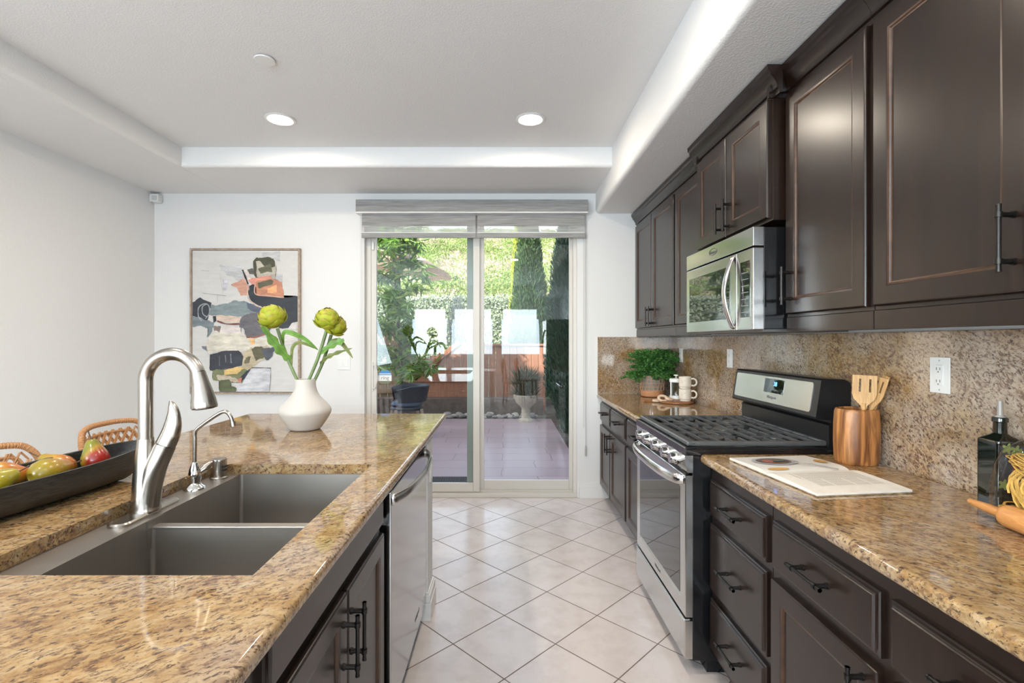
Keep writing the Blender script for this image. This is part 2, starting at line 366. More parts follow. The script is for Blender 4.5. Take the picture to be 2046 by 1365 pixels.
def interp(R, n=6):
    return [R[i]+(R[i+1]-R[i])*k/n for i in range(len(R)-1) for k in range(n)]+[R[-1]]

# ---------------------------------------------------------------- the room
WX0, WX1, WY0, WY1 = -3.08, 1.45, -4.0, 4.34
struct('floor', MB().box(WX0-.1, WX1+.1, WY0-.1, WY1+.16, -.06, 0), 'tile')
DX0, DX1, DZ = -1.235, 0.635, 2.53        # sliding door opening
b = MB(); b.box(WX0-.1, DX0, WY1, WY1+.14, 0, 2.95); b.box(DX1, WX1+.1, WY1, WY1+.14, 0, 2.95); b.box(DX0, DX1, WY1, WY1+.14, DZ, 2.95)
struct('wall_back', b, 'wall')
b = MB(); b.box(WX0-.12, WX0, WY0-.1, -3.2, 0, 2.95); b.box(WX0-.12, WX0, -.6, WY1, 0, 2.95); b.box(WX0-.12, WX0, -3.2, -.6, 0, .8); b.box(WX0-.12, WX0, -3.2, -.6, 2.4, 2.95)
struct('wall_left', b, 'wall')
r = sroot('window_4', (WX0-.06, -1.9, .8)); b = MB()  # window and its wall opening added to go with the left fill lamp
for y0, y1, c0, c1 in ((-3.2, -.6, .8, .85), (-3.2, -.6, 2.35, 2.4), (-3.2, -3.15, .85, 2.35), (-.65, -.6, .85, 2.35), (-1.93, -1.87, .85, 2.35)): b.box(WX0-.09, WX0-.03, y0, y1, c0, c1)
struct('frame', b, 'trimw', parent=r); struct('pane', MB().box(WX0-.064, WX0-.058, -3.15, -.65, .85, 2.35), 'glass', parent=r)
struct('wall_right', MB().box(WX1, WX1+.12, WY0-.1, WY1, 0, 2.95), 'wall')
wins = ((-2.40, -1.50), (-1.36, -0.32), (-0.10, 0.88))
b = MB(); xs = [WX0-.1]+[x for w_ in wins for x in w_]+[WX1+.1]
for i in range(0, len(xs), 2): b.box(xs[i], xs[i+1], WY0-.12, WY0, 0, 2.95)
for x0, x1 in wins: b.box(x0, x1, WY0-.12, WY0, 0, 1.0); b.box(x0, x1, WY0-.12, WY0, 2.25, 2.95)
struct('wall_rear', b, 'wall')
for i, (x0, x1) in enumerate(wins):
    r = sroot('window_%d' % (i+1), ((x0+x1)/2, WY0-.06, 1.0))
    b = MB()
    for a0, a1, c0, c1 in ((x0, x1, 1.0, 1.05), (x0, x1, 2.2, 2.25), (x0, x0+.05, 1.05, 2.2), (x1-.05, x1, 1.05, 2.2)): b.box(a0, a1, WY0-.09, WY0-.03, c0, c1)
    struct('frame', b, 'trimw', parent=r)
    struct('pane', MB().box(x0+.05, x1-.05, WY0-.064, WY0-.058, 1.05, 2.2), 'glass', parent=r)
# tray ceiling: high field, soffit bands round it with rounded lower edges
def soffit_prof(a, z, zt, r, side):        # band from a (inner edge) outward; returns profile in (u, v)
    e = [(a+side*(r-r*math.cos(math.radians(t))), z+r-r*math.sin(math.radians(t))) for t in range(0, 91, 15)]
    return e
ZT, ZS, ZR = 2.818, 2.673, 2.497
b = MB(); b.box(WX0, WX1, WY0, WY1, ZT, 2.95)
pr = [(-2.40, ZT)]+soffit_prof(-2.40, ZS, ZT, .03, -1)+[(WX0, ZS), (WX0, ZT)]; b.prism(pr, 'y', WY0, WY1)
pr = [(0.795, ZT)]+soffit_prof(0.795, ZR, ZT, .035, 1)+[(WX1, ZR), (WX1, ZT)]; b.prism(pr, 'y', WY0, WY1)
pr = [(3.667, ZT)]+soffit_prof(3.667, ZS, ZT, .03, 1)+[(WY1, ZS), (WY1, ZT)]; b.prism(pr, 'x', -2.41, 0.80)
struct('ceiling', b, 'ceil', ang=25)
def baseb(b, x0, x1, y0, y1, nx, ny):      # baseboard box with a small cap step
    b.box(x0, x1, y0, y1, 0, .125, .002); 
b = MB(); b.box(WX0, DX0-.01, WY1-.014, WY1, 0, .125, .003); b.box(DX1+.015, 0.905, WY1-.014, WY1, 0, .125, .003)
b.box(DX1+.015, 0.905, WY1-.018, WY1, 0, .10, .003)
struct('baseboard_back', b, 'trimw')
struct('baseboard_left', MB().box(WX0, WX0+.014, WY0, WY1-.014, 0, .125, .003), 'trimw')

# ---------------------------------------------------------------- sliding glass door
dr = sroot('door_1', ((DX0+DX1)/2, WY1+.09, 0)); Y0 = WY1+.045; Y1 = WY1+.135
b = MB(); b.box(DX0, DX0+.045, Y0, Y1, .03, DZ, .003); b.box(DX1-.03, DX1, Y0, Y1, .03, DZ, .003); b.box(DX0, DX1, Y0, Y1, DZ-.04, DZ, .003)
b.box(DX0, DX1, Y0-.045, Y1, 0, .032, .004); b.box(DX0, DX1, Y0+.03, Y0+.036, .032, .045)
part('frame', b, 'vinyl', dr)
def sash(x0, x1, y0, y1, name, sl, sr, top=.045, bot=.085, m='vinyl'):
    b = MB(); b.box(x0, x0+sl, y0, y1, .035, DZ-.04, .004); b.box(x1-sr, x1, y0, y1, .035, DZ-.04, .004)
    b.box(x0+sl, x1-sr, y0, y1, .035, .035+bot, .004); b.box(x0+sl, x1-sr, y0, y1, DZ-.04-top, DZ-.04, .004)
    p = part(name, b, m, dr); ym = (y0+y1)/2
    part('pane', MB().box(x0+sl-.004, x1-sr+.004, ym-.003, ym+.003, .035+bot-.004, DZ-.04-top+.004), 'glass', p); return p
xm = -0.225
ps = sash(DX0+.045, xm, Y0+.003, Y0+.033, 'sliding_panel', .048, .058, bot=.08)
pf = sash(xm-.015, DX1-.03, Y0+.040, Y0+.070, 'fixed_panel', .052, .03, bot=.095)
part('interlock_stile', MB().box(xm-.115, xm-.0155, Y0+.040, Y0+.070, .035, DZ-.04, .003), 'greyvinyl', pf, 'grey green outer stile')
b = MB(); hx = DX0+.045+.03
b.tube(smooth_path([(hx-.022, Y0, .955), (hx+.012, Y0-.012, .965), (hx+.030, Y0-.022, 1.04), (hx+.030, Y0-.022, 1.08), (hx+.012, Y0-.012, 1.155), (hx-.022, Y0, 1.165)], 6), .006, 10)
b.box(hx-.028, hx-.008, Y0-.006, Y0+.003, .93, 1.19, .004)
part('handle', b, 'vinyl', ps, 'curved almond pull handle')
b = MB(); b.box(DX0+.055, DX0+.075, Y0-.018, Y0, 2.185, 2.255, .004); part('latch_sensor', b, 'plastic_white', dr)
# window sticker of the alarm
sx, sz, sy = -1.068, 1.052, WY1+.058
s1 = MB(); hw, hh = .046, .078
hexo = [(-hw, -hh*.55), (0, -hh), (hw, -hh*.55), (hw, hh*.62), (hw*.62, hh), (-hw*.62, hh), (-hw, hh*.62)]
s1.prism([(sx+u, sz+v) for u, v in [(-.058, -.03), (.058, -.03), (.058, .022), (-.058, .022)]], 'y', sy-.001, sy, 0)
s1.prism([(sx+u, sz+v) for u, v in [(-.058, .022), (.058, .022), (.058, .036), (.028, .066), (-.028, .066), (-.058, .036)]], 'y', sy-.001, sy, 1)
s1.prism([(sx+u, sz+v) for u, v in [(-.058, -.03), (-.03, -.055), (.03, -.055), (.058, -.03)]], 'y', sy-.001, sy, 3)
s1.prism([(sx+u, sz+v) for u, v in [(-.058, .030), (.058, .030), (.05, .036), (-.05, .036)]], 'y', sy-.0016, sy-.001, 0)
s1.text('ring', .046, Matrix.Translation((sx, sy-.0014, sz-.003)) @ Matrix.Rotation(PI/2, 4, 'X'), 2)
single('window_sticker', s1, ['plastic_white', plain('sticker_blue', (0.03, 0.22, 0.50), .4), plain('sticker_grey_text', (0.20, 0.16, 0.15), .5), plain('sticker_olive', (0.16, 0.17, 0.10), .5)], (sx, sy, sz), 'small hexagonal white and blue alarm sticker on the sliding door glass', 'sticker', smooth=False)

# ---------------------------------------------------------------- blinds above the door
vr = thing('roller_blind', 'grey woven roller blind with valance raised above the sliding glass door', 'blind', (-.28, WY1, 2.5))
b = MB(); b.box(-1.283, .713, WY1-.10, WY1-.002, 2.484, 2.594, .004); part('valance', b, 'shade', vr)
b = MB(); b.box(-1.283, .713, WY1-.103, WY1-.004, 2.478, 2.488, .002); part('valance_trim', b, 'trimw', vr)
for x0, x1 in ((-1.24, -.256), (-.240, .69)):
    YS = WY1-.055
    p = part('shade_band', MB().box(x0, x1, YS-.002, YS+.002, 2.374, 2.484), 'shade', vr)
    part('sheer_band', MB().box(x0, x1, YS-.0015, YS+.0015, 2.31, 2.374), 'sheer', p, 'sheer translucent strip')
    b = MB(); b.box(x0-.003, x1+.003, YS-.010, YS+.008, 2.272, 2.318, .003); part('bottom_rail', b, 'shade', p)
    b = MB(); b.box(x0-.003, x1+.003, YS-.011, YS+.009, 2.314, 2.320, .001); part('rail_edge', b, 'trimw', p)
b = MB(); xc = .705; b.cyl((xc, WY1-.03, 2.48), (xc, WY1-.03, .46), .0022, seg=8); b.cyl((xc-.018, WY1-.03, 2.48), (xc-.018, WY1-.03, .62), .0016, seg=8)
cd = part('cord', b, plain('grey_cord', (.45, .44, .42), .5), vr)
b = MB(); b.lathe([(.003, 0), (.008, .01), (.009, .05), (.004, .10)], (xc, WY1-.03, .37), 12); part('cord_weight', b, plain('grey_weight', (.42, .41, .39), .4), cd)
b = MB()
for dx in (0, .022): b.cyl((-1.262+dx, WY1-.03, 2.48), (-1.262+dx, WY1-.03, .9), .0022, seg=8)
part('cord', b, 'plastic_white', vr)

# ---------------------------------------------------------------- wall and ceiling fittings
sw = thing('light_switch', 'white double rocker light switch on the back wall beside the painting', 'switch', (-1.415, WY1, 1.185))
b = MB(); b.box(-1.472, -1.358, WY1-.006, WY1-.0005, 1.125, 1.245, .003); part('plate', b, 'plastic_white', sw)
for dx in (-.023, .023): part('rocker', MB().box(-1.415+dx-.016, -1.415+dx+.016, WY1-.010, WY1-.005, 1.152, 1.218, .002), 'plastic_white', sw)
sn = thing('motion_sensor', 'small white motion sensor in the upper corner of the left wall', 'sensor', (-3.06, 4.30, 2.62))
b = MB(); b.box(-3.079, -3.00, 4.268, 4.335, 2.585, 2.655, .012, seg=3); part('housing', b, 'plastic_white', sn)
part('lens', MB().box(-3.05, -3.008, 4.262, 4.268, 2.595, 2.635, .002), plain('sensor_lens', (.6, .6, .59), .3), sn)
sd = thing('ceiling_cover_plate', 'flat round white cover plate on the ceiling', 'ceiling fitting', (-1.226, 2.52, ZT))
b = MB(); b.lathe([(.036, -.006), (.036, 0)], (-1.226, 2.52, ZT), 32); part('collar', b, plain('shadow_gap', (.25, .25, .25), .6), sd)
b = MB(); b.lathe([(.02, -.012), (.049, -.011), (.051, -.006), (.049, -.005)], (-1.226, 2.52, ZT), 32); part('cover', b, 'plastic_white', sd)
def downlight(x, y, label):
    t = thing('recessed_light', label, 'ceiling light', (x, y, ZT), 'recessed lights in the tray ceiling')
    b = MB(); b.lathe([(.073, -.001), (.092, -.001), (.094, -.006), (.080, -.010), (.073, -.006), (.073, -.001)], (x, y, ZT), 40, cap0=False, cap1=False); part('trim_ring', b, 'plastic_white', t)
    b = MB(); b.lathe([(.074, -.004), (.074, -.0035)], (x, y, ZT), 40); part('lens', b, 'lens', t)
    l = lamp('lamp_light', 'AREA', (0, 0, -.02), (4.4 if y > 3 else 5.5), (1.0, 0.88, 0.72), (0, 0, 0), shape='DISK', size=.14); l.parent = t
downlight(-1.456, 3.20, 'round recessed ceiling light on the left, above the vase')
downlight(.165, 3.20, 'round recessed ceiling light on the right, nearer the dark cabinets')
downlight(-1.456, 1.70, 'round recessed ceiling light above the sink, past the top of the picture')
downlight(.165, 1.70, 'round recessed ceiling light above the aisle, past the top of the picture')
downlight(-1.456, .2, 'round recessed ceiling light over the island end behind the viewer')
downlight(.165, .2, 'round recessed ceiling light over the aisle beside the viewer')
# ---------------------------------------------------------------- cabinets
def fmap(xf, s):                      # u along the run (Y), v up (Z), w outward from the face plane
    return lambda u, v, w: Vector((xf+s*w, u, v))
def rects(mp, u0, u1, v0, v1, prof):
    return [[mp(u0+i, v0+i, w_), mp(u1-i, v0+i, w_), mp(u1-i, v1-i, w_), mp(u0+i, v1-i, w_)] for i, w_ in prof]
def door_mb(mp, u0, u1, v0, v1, st=.058):
    b = MB()
    prof = [(0, 0), (0, .013), (.003, .018), (.006, .020), (st-.004, .020), (st, .0185), (st+.005, .017), (st+.008, .0125), (st+.011, .0115)]
    b.loft(rects(mp, u0, u1, v0, v1, prof), mis=[0, 0, 0, 0, 0, 1, 1, 1, 0]); return b
def drawer_mb(mp, u0, u1, v0, v1):
    b = MB(); b.loft(rects(mp, u0, u1, v0, v1, [(0, 0), (0, .009), (.003, .012), (.008, .0125), (.011, .015), (.014, .0195), (.017, .020)]), mis=[0, 0, 0, 0, 0, 0, 0]); return b
def pull_mb(mp, uc, vc, vert, L=.152, post=.105, w0=.020, st=.033):
    b = MB(); q = (lambda a, w_: mp(uc, vc+a, w_)) if vert else (lambda a, w_: mp(uc+a, vc, w_))
    b.cyl(q(-L/2, w0+st), q(L/2, w0+st), .0052, seg=12)
    for a in (-post/2, post/2):
        b.cyl(q(a, w0-.004), q(a, w0+st), .0062, seg=12); b.cyl(q(a, w0-.001), q(a, w0+.004), .0085, seg=12)
        b.cyl(q(a-.006, w0+st), q(a+.006, w0+st), .0078, seg=12)
    for e in (-1, 1): b.cyl(q(e*(L/2-.004), w0+st), q(e*L/2, w0+st), .0060, seg=12)
    return b
DM = ['dwood', 'dedge']
def drawer(root, mp, u0, u1, v0, v1, L=.152, po=.105, name='drawer', pull=True):
    d = part(name, drawer_mb(mp, u0, u1, v0, v1), DM, root)
    if pull: part('handle', pull_mb(mp, (u0+u1)/2, (v0+v1)/2+.004, False, L, po), 'bronze', d)
    return d
def door(root, mp, u0, u1, v0, v1, hu, hv, st=.058):
    d = part('door', door_mb(mp, u0, u1, v0, v1, st), DM, root)
    part('handle', pull_mb(mp, hu, hv, True), 'bronze', d); return d
XB = 0.85                              # base face frame plane; fronts stand 2 cm proud
mpB = fmap(XB, -1)
def base_body(root, u0, u1, tall=.870):
    b = MB(); b.box(XB, 1.425, u0, u1, .10, tall, .001); part('body', b, 'dwood', root)
    part('toe_kick', MB().box(XB+.065, 1.40, u0, u1, 0, .10), 'toe', root)
def base_cab(label, u0, u1): 
    r = thing('base_cabinet', label, 'cabinet', (1.12, (u0+u1)/2, 0), 'dark base cabinets along the right wall'); base_body(r, u0+.001, u1-.001); return r
r = base_cab('dark base cabinet in the far corner, two small drawers over two doors', 3.405, 4.338)
drawer(r, mpB, 3.925, 4.325, .685, .845); drawer(r, mpB, 3.425, 3.895, .685, .845)
door(r, mpB, 3.920, 4.325, .125, .650, 3.955, .56); door(r, mpB, 3.425, 3.905, .125, .650, 3.87, .56)
r = base_cab('dark base cabinet, one drawer over one door, half hidden behind the range', 2.795, 3.404)
drawer(r, mpB, 2.81, 3.385, .685, .845); door(r, mpB, 2.81, 3.385, .125, .650, 2.86, .56)
r = base_cab('dark base cabinet with a stack of three drawers beside the near side of the range', 1.566, 2.028)
for v0, v1 in ((.668, .818), (.365, .638), (.125, .333)): drawer(r, mpB, 1.585, 2.015, v0, v1)
r = base_cab('dark base cabinet with panelled doors under wide drawers, below the cookbook', .615, 1.565)
drawer(r, mpB, 1.105, 1.548, .668, .818, .152); drawer(r, mpB, .635, 1.075, .668, .818, .152)
door(r, mpB, 1.105, 1.548, .125, .638, 1.150, .545); door(r, mpB, .635, 1.075, .125, .638, 1.03, .545)
r = base_cab('dark base cabinet at the viewer end of the right counter', -.10, .614)
drawer(r, mpB, 0.0, .59, .668, .818); door(r, mpB, 0.0, .59, .125, .638, .05, .545)

# uppers
XU = 1.157; mpU = fmap(XU, -1)
def crown(b, x, u0, u1, ret0=False, ret1=False, d=0.0):
    pr = [(x+.01, 2.375), (x-.002, 2.375), (x-.004, 2.392), (x-.012, 2.396), (x-.014, 2.412), (x-.026, 2.432), (x-.038, 2.446), (x-.040, 2.458), (x-.048, 2.464), (x-.050, 2.486), (x+.01, 2.486)]
    b.prism(pr, 'y', u0-(.05 if ret0 else 0), u1+(.05 if ret1 else 0))
    for on, y, s in ((ret0, u0, -1), (ret1, u1, 1)):
        if on:
            p2 = [(y-s*.002+(s*(x+.01-px)-s*.01), z) for px, z in pr]
            b.prism([(y+s*(x-px), z) for px, z in pr], 'x', x-.02, x+.0+d)
def upper(label, u0, u1, doors, x=XU, zb=1.475, rail=True, **k):
    r = thing('wall_cabinet', label, 'cabinet', (1.30, (u0+u1)/2, zb), 'dark wall cabinets on the right wall'); mp = fmap(x, -1)
    part('body', MB().box(x, 1.448, u0+.001, u1-.001, zb, 2.40, .001), 'dwood', r)
    b = MB(); crown(b, x, u0, u1, **k); part('crown_moulding', b, 'dwood', r, ang=25)
    if rail:
        b = MB(); b.box(x-.004, x+.016, u0+.001, u1-.001, 1.415, zb-.001, .002); part('light_rail', b, 'dwood', r)
    for (a, c, hu, hv) in doors: door(r, mp, a, c, zb+.012, 2.375, hu, hv, .06)
    return r
upper('dark wall cabinet with a pair of doors in the far corner', 3.33, 4.335, [(3.850, 4.315, 3.885, 1.57), (3.350, 3.838, 3.803, 1.57)])
upper('dark single door wall cabinet just beyond the microwave', 2.80, 3.329, [(2.82, 3.310, 2.86, 1.57)])
upper('dark two door wall cabinet mounted above the microwave, standing forward of its neighbours', 2.025, 2.795, [(2.425, 2.785, 2.462, 1.985), (2.040, 2.415, 2.380, 1.985)], x=1.10, zb=1.876, rail=False, ret0=True, ret1=True, d=.06)
upper('tall dark wall cabinet with a single door, next to the near side of the microwave', 1.545, 2.024, [(1.560, 2.006, 1.972, 1.60)])
upper('tall dark wall cabinet nearest the viewer with a wide panelled door above the wall outlet', .595, 1.544, [(1.072, 1.531, 1.105, 1.61), (.610, 1.064, 1.030, 1.61)])

# ---------------------------------------------------------------- worktops
def slab(poly, z0, z1, bev=.012, hole=None):
    b = bmesh.new()
    def ring(z): return [b.verts.new((x, y, z)) for x, y in poly]
    T = ring(z1); B = ring(z0); n = len(poly)
    sides = [b.faces.new((B[i], B[(i+1) % n], T[(i+1) % n], T[i])) for i in range(n)]
    if hole:
        TI = [b.verts.new((x, y, z1)) for x, y in hole]; BI = [b.verts.new((x, y, z0)) for x, y in hole]
        for i in range(4):
            k = (i+1) % 4
            b.faces.new((T[i], T[k], TI[k], TI[i])); b.faces.new((B[k], B[i], BI[i], BI[k])); b.faces.new((TI[i], TI[k], BI[k], BI[i]))
    else: b.faces.new(T); b.faces.new(list(reversed(B)))
    bmesh.ops.recalc_face_normals(b, faces=list(b.faces)); b.edges.ensure_lookup_table()
    S = set(T+B)
    ed = [e for e in b.edges if e.verts[0] in S and e.verts[1] in S and abs(e.verts[0].co.z-e.verts[1].co.z) < 1e-6 and any(f in sides for f in e.link_faces)]
    bmesh.ops.bevel(b, geom=ed, offset=bev, segments=5, profile=0.5, affect='EDGES'); m = MB(); m.merge(b); return m
CT = .915; XC = .805; XW = 1.428
single('countertop', slab([(XC, 2.788), (XW, 2.788), (XW, 4.318), (XC, 4.318)], .874, CT, .016), 'granite_run', (1.1, 3.5, .874), 'gold and brown granite countertop beyond the range with the fern on it', 'countertop', ang=60)
single('countertop', slab([(XC, -.10), (XW, -.10), (XW, 2.032), (XC, 2.032)], .874, CT, .016), 'granite_run', (1.1, 1.0, .874), 'gold and brown granite countertop on the near side of the range holding the cookbook', 'countertop', ang=60)
single('backsplash', MB().box(1.43, 1.4495, -.10, 4.318, CT-.02, 1.413, .001), 'granite_wall', (1.44, 2.0, CT), 'tall speckled granite backsplash behind the range on the right wall', 'backsplash')
single('backsplash', MB().box(.812, 1.4495, 4.32, 4.3395, CT-.005, 1.413, .001), 'granite_wall', (1.1, 4.33, CT), 'granite backsplash panel on the far wall behind the fern', 'backsplash')
# outlets on the backsplash
def outlet(y, z, label, h=.118, w=.074, wide=True):
    t = thing('wall_outlet', label, 'outlet', (1.43, y, z), 'outlets on the granite backsplash')
    b = MB(); b.box(1.424, 1.4298, y-w/2, y+w/2, z-h/2, z+h/2, .0025); part('plate', b, 'plastic_white', t)
    rc = part('receptacle', MB().box(1.4205, 1.4245, y-.0165, y+.0165, z-.034, z+.034, .0015), 'plastic_white', t)
    for dz in (-.020, .020):
        b = MB()
        for dy in (-.0065, .0065): b.box(1.4200, 1.4207, y+dy-.0011, y+dy+.0011, z+dz-.0035, z+dz+.0055)
        b.cyl((1.4200, y, z+dz-.009), (1.4207, y, z+dz-.009), .0024, seg=10)
        part('socket', b, plain('slot_grey', (.16, .155, .15), .5), rc)
    b = MB(); b.box(1.4196, 1.4207, y-.010, y+.010, z-.0035, z+.0035, .0008); part('test_button', b, 'plastic_white', rc)
    for dz in (-h/2+.011, h/2-.011): part('screw', MB().cyl((1.4232, y, z+dz), (1.4242, y, z+dz), .003, seg=10), plain('screw_grey', (.5, .49, .47), .3), t)
outlet(1.620, 1.267, 'white outlet on the granite right of the wooden utensils')
outlet(3.135, 1.268, 'white outlet seen edge on just left of the range backguard top')
outlet(4.005, 1.262, 'farthest white outlet on the granite above the french press', h=.110, w=.072)

# ---------------------------------------------------------------- gas range
RY0, RY1 = 2.036, 2.784; RC = (RY0+RY1)/2; XF = .745
rg = thing('gas_range', 'stainless steel gas range with black cooktop between the two right countertops', 'stove', (1.08, RC, 0))
b = MB(); b.box(XF+.028, 1.425, RY0, RY1, .06, .905, .003); b.box(.84, 1.40, RY0+.02, RY1-.02, 0, .06); part('body', b, 'blackgloss', rg)
# cooktop tray with raised rim
b = MB(); b.box(XF-.002, 1.36, RY0-.004, RY1+.004, .906, .932, .004); b.box(XF-.002, .80, RY0-.004, RY1+.004, .930, .941, .005)
b.box(.80, 1.36, RY0-.004, RY0+.025, .930, .939, .004); b.box(.80, 1.36, RY1-.025, RY1+.004, .930, .939, .004); part('cooktop', b, 'blackgloss', rg)
b = MB(); b.box(XF-.006, XF-.001, RY0-.004, RY1+.004, .907, .938, .001); part('front_strip', b, 'blackglass', rg)
b = MB(); b.box(XF-.007, XF-.003, RY0-.004, RY1+.004, .9375, .9415, .001); part('trim_line', b, 'chrome', rg)
b = MB(); b.prism([(XF-.004, .906), (XF+.03, .906), (XF+.03, .835), (XF+.006, .835)], 'y', RY0, RY1); cp = part('control_panel', b, 'steel_h', rg)
for y in (2.135, 2.245, 2.395, 2.535, 2.665):
    b = MB(); z = .872; x = XF+.001
    b.cyl((x, y, z), (x-.010, y, z+.001), .026, .026, 28); b.cyl((x-.010, y, z+.001), (x-.034, y, z+.003), .0215, .0225, 28); b.cyl((x-.034, y, z+.003), (x-.037, y, z+.003), .0225, .020, 28)
    k = part('knob', b, 'chrome', rg); b = MB(); b.box(x-.0385, x-.036, y-.002, y+.002, z+.004, z+.022); part('pointer', b, 'mark', k)
# oven door
b = MB(); mpR = fmap(XF+.03, -1)
b.loft(rects(mpR, RY0+.002, RY1-.002, .238, .822, [(0, 0), (0, .028), (.003, .031), (.060, .031), (.062, .029)]), mis=[0]*5); od = part('oven_door', b, 'steel', rg)
part('window', MB().box(XF-.0012, XF+.006, RY0+.068, RY1-.060, .312, .768, .001), 'blackglass', od, 'black glass oven window')
b = MB(); b.box(XF+.0005, XF+.012, RY0+.002, RY1-.002, .8225, .8335); part('vent_gap', b, 'blackgloss', od)
path = smooth_path([(XF+.002, RY1-.03, .800), (XF-.028, RY1-.055, .800), (XF-.052, RY1-.17, .800), (XF-.060, RC, .800), (XF-.052, RY0+.17, .800), (XF-.028, RY0+.055, .800), (XF+.002, RY0+.03, .800)], 8)
b = MB(); b.tube(path, .0105, 14, sx=2.0, up=(0, 0, 1)); part('handle', b, 'steel_h', od, 'bowed steel handle')
b = MB(); b.text('Whirlpool', .020, Matrix.Translation((XF-.0014, RC, .272)) @ Matrix.Rotation(-PI/2, 4, 'Z') @ Matrix.Rotation(PI/2, 4, 'X')); part('lettering', b, 'mark', od, smooth=False)
b = MB(); b.loft(rects(mpR, RY0+.002, RY1-.002, .066, .222, [(0, 0), (0, .030), (.004, .034)]), mis=[0]*3); b.box(XF-.006, XF+.02, RY0+.002, RY1-.002, .2225, .231, .003); part('storage_drawer', b, 'steel', rg)
# burners and grates
for (x, y, rr) in ((.93, 2.20, .045), (1.20, 2.20, .036), (.93, 2.62, .036), (1.20, 2.62, .045), (1.065, 2.41, .050)):
    b = MB(); b.lathe([(rr+.012, 0), (rr+.012, .006), (rr, .010), (rr, .014)], (x, y, .932), 28); bu = part('burner', b, plain('burner_alloy', (.28, .27, .25), .4, .8), rg)
    b = MB(); b.lathe([(rr*.95, 0), (rr, .002), (rr*.96, .007), (rr*.5, .009)], (x, y, .946), 28); part('cap', b, 'iron', bu)
GW = (RY1-RY0-.03)/3
for i in range(3):
    y0 = RY0+.015+i*GW+.0015; y1 = y0+GW-.003; zt = .9535; b = MB()
    for xx in (.778, 1.335): b.box(xx-(.022 if xx < 1 else .009), xx+(.016 if xx < 1 else .009), y0, y1, .9415, zt+.009, .007, seg=3)
    if i == 0: b.box(.778, 1.335, y0, y0+.014, .9415, zt+.009, .005)
    elif i == 2: b.box(.778, 1.335, y1-.014, y1, .9415, zt+.009, .005)
    for yy in ((y0+.003, y1-.003) if i == 1 else (y1-.003,) if i == 0 else (y0+.003,)): b.box(.778, 1.335, yy-.003, yy+.003, zt-.005, zt+.005, .001)
    for k in range(9):
        xx = .842+k*.056; full = k % 3 == 1
        if full or k in (0, 8): b.box(xx-.0042, xx+.0042, y0+.004, y1-.004, zt-.004, zt+.0085, .0015)
        else:
            b.box(xx-.0042, xx+.0042, y0+.004, y0+GW*.36, zt-.004, zt+.0085, .0015); b.box(xx-.0042, xx+.0042, y1-GW*.36, y1-.004, zt-.004, zt+.0085, .0015)
    ym = (y0+y1)/2
    for xa, xb in ((.84, .90), (.965, 1.01), (1.08, 1.165), (1.235, 1.33)): b.box(xa, xb, ym-.0042, ym+.0042, zt-.004, zt+.0085, .0015)
    part('grate', b, 'iron', rg)
# backguard
b = MB(); b.prism([(1.335, .932), (1.335, 1.030), (1.345, 1.040), (1.345, 1.052), (1.284, 1.056), (1.281, 1.064), (1.304, 1.216), (1.312, 1.223), (1.40, 1.220), (1.424, 1.205), (1.424, .90), (1.36, .90)], 'y', RY0, RY1); bgp = part('backguard', b, 'blacksatin', rg, ang=25)
def bg_pt(y, t, off):                  # on the sloping face, t = 0 bottom .. 1 top
    p0 = Vector((1.281, y, 1.064)); p1 = Vector((1.304, y, 1.216)); d = (p1-p0).normalized(); n = Vector((-d.z, 0, d.x)); return p0+(p1-p0)*t+n*off
BGN = (Vector((1.304, 0, 1.216))-Vector((1.281, 0, 1.064))).normalized()
def bg_panel(y0, y1, t0, t1, o0, o1, r=.010):
    loops = []
    for off in (o0, o1):
        lp = []; Ht = .1537
        for (cy, ct, a0) in ((y0+r, t0+r/Ht, 180), (y1-r, t0+r/Ht, 270), (y1-r, t1-r/Ht, 0), (y0+r, t1-r/Ht, 90)):
            for q in range(5):
                a = math.radians(a0+22.5*q); lp.append(bg_pt(cy+r*math.cos(a), ct+r/Ht*math.sin(a), off))
        loops.append(lp)
    b = MB(); b.loft(loops); return b
fp = part('face_panel', bg_panel(RY0+.045, RY1-.022, .10, .92, -.001, .0016), 'steel', rg, 'brushed steel panel')
ds = part('display', bg_panel(2.292, 2.462, .42, .86, .001, .0026, .004), 'blackglass', fp)
RT = Matrix(((0, BGN.x, -BGN.z), (-1, 0, 0), (0, BGN.z, BGN.x))).to_4x4()
# text axes: x' -> -Y, y' -> up the slope
def bg_text(b, s, size, y, t): b.text(s, size, Matrix.Translation(bg_pt(y, t, .0030)) @ Matrix(((0, BGN.x, -BGN.z, 0), (-1, 0, 0, 0), (0, BGN.z, BGN.x, 0), (0, 0, 0, 1))))
b = MB(); bg_text(b, '38', .030, 2.365, .70); part('clock_digits', b, 'digits', fp, 'blue lit clock digits', smooth=False)
b = MB(); bg_text(b, 'Whirlpool', .020, 2.385, .28); part('lettering', b, plain('grey_lettering', (.22, .22, .22), .5), fp, smooth=False)

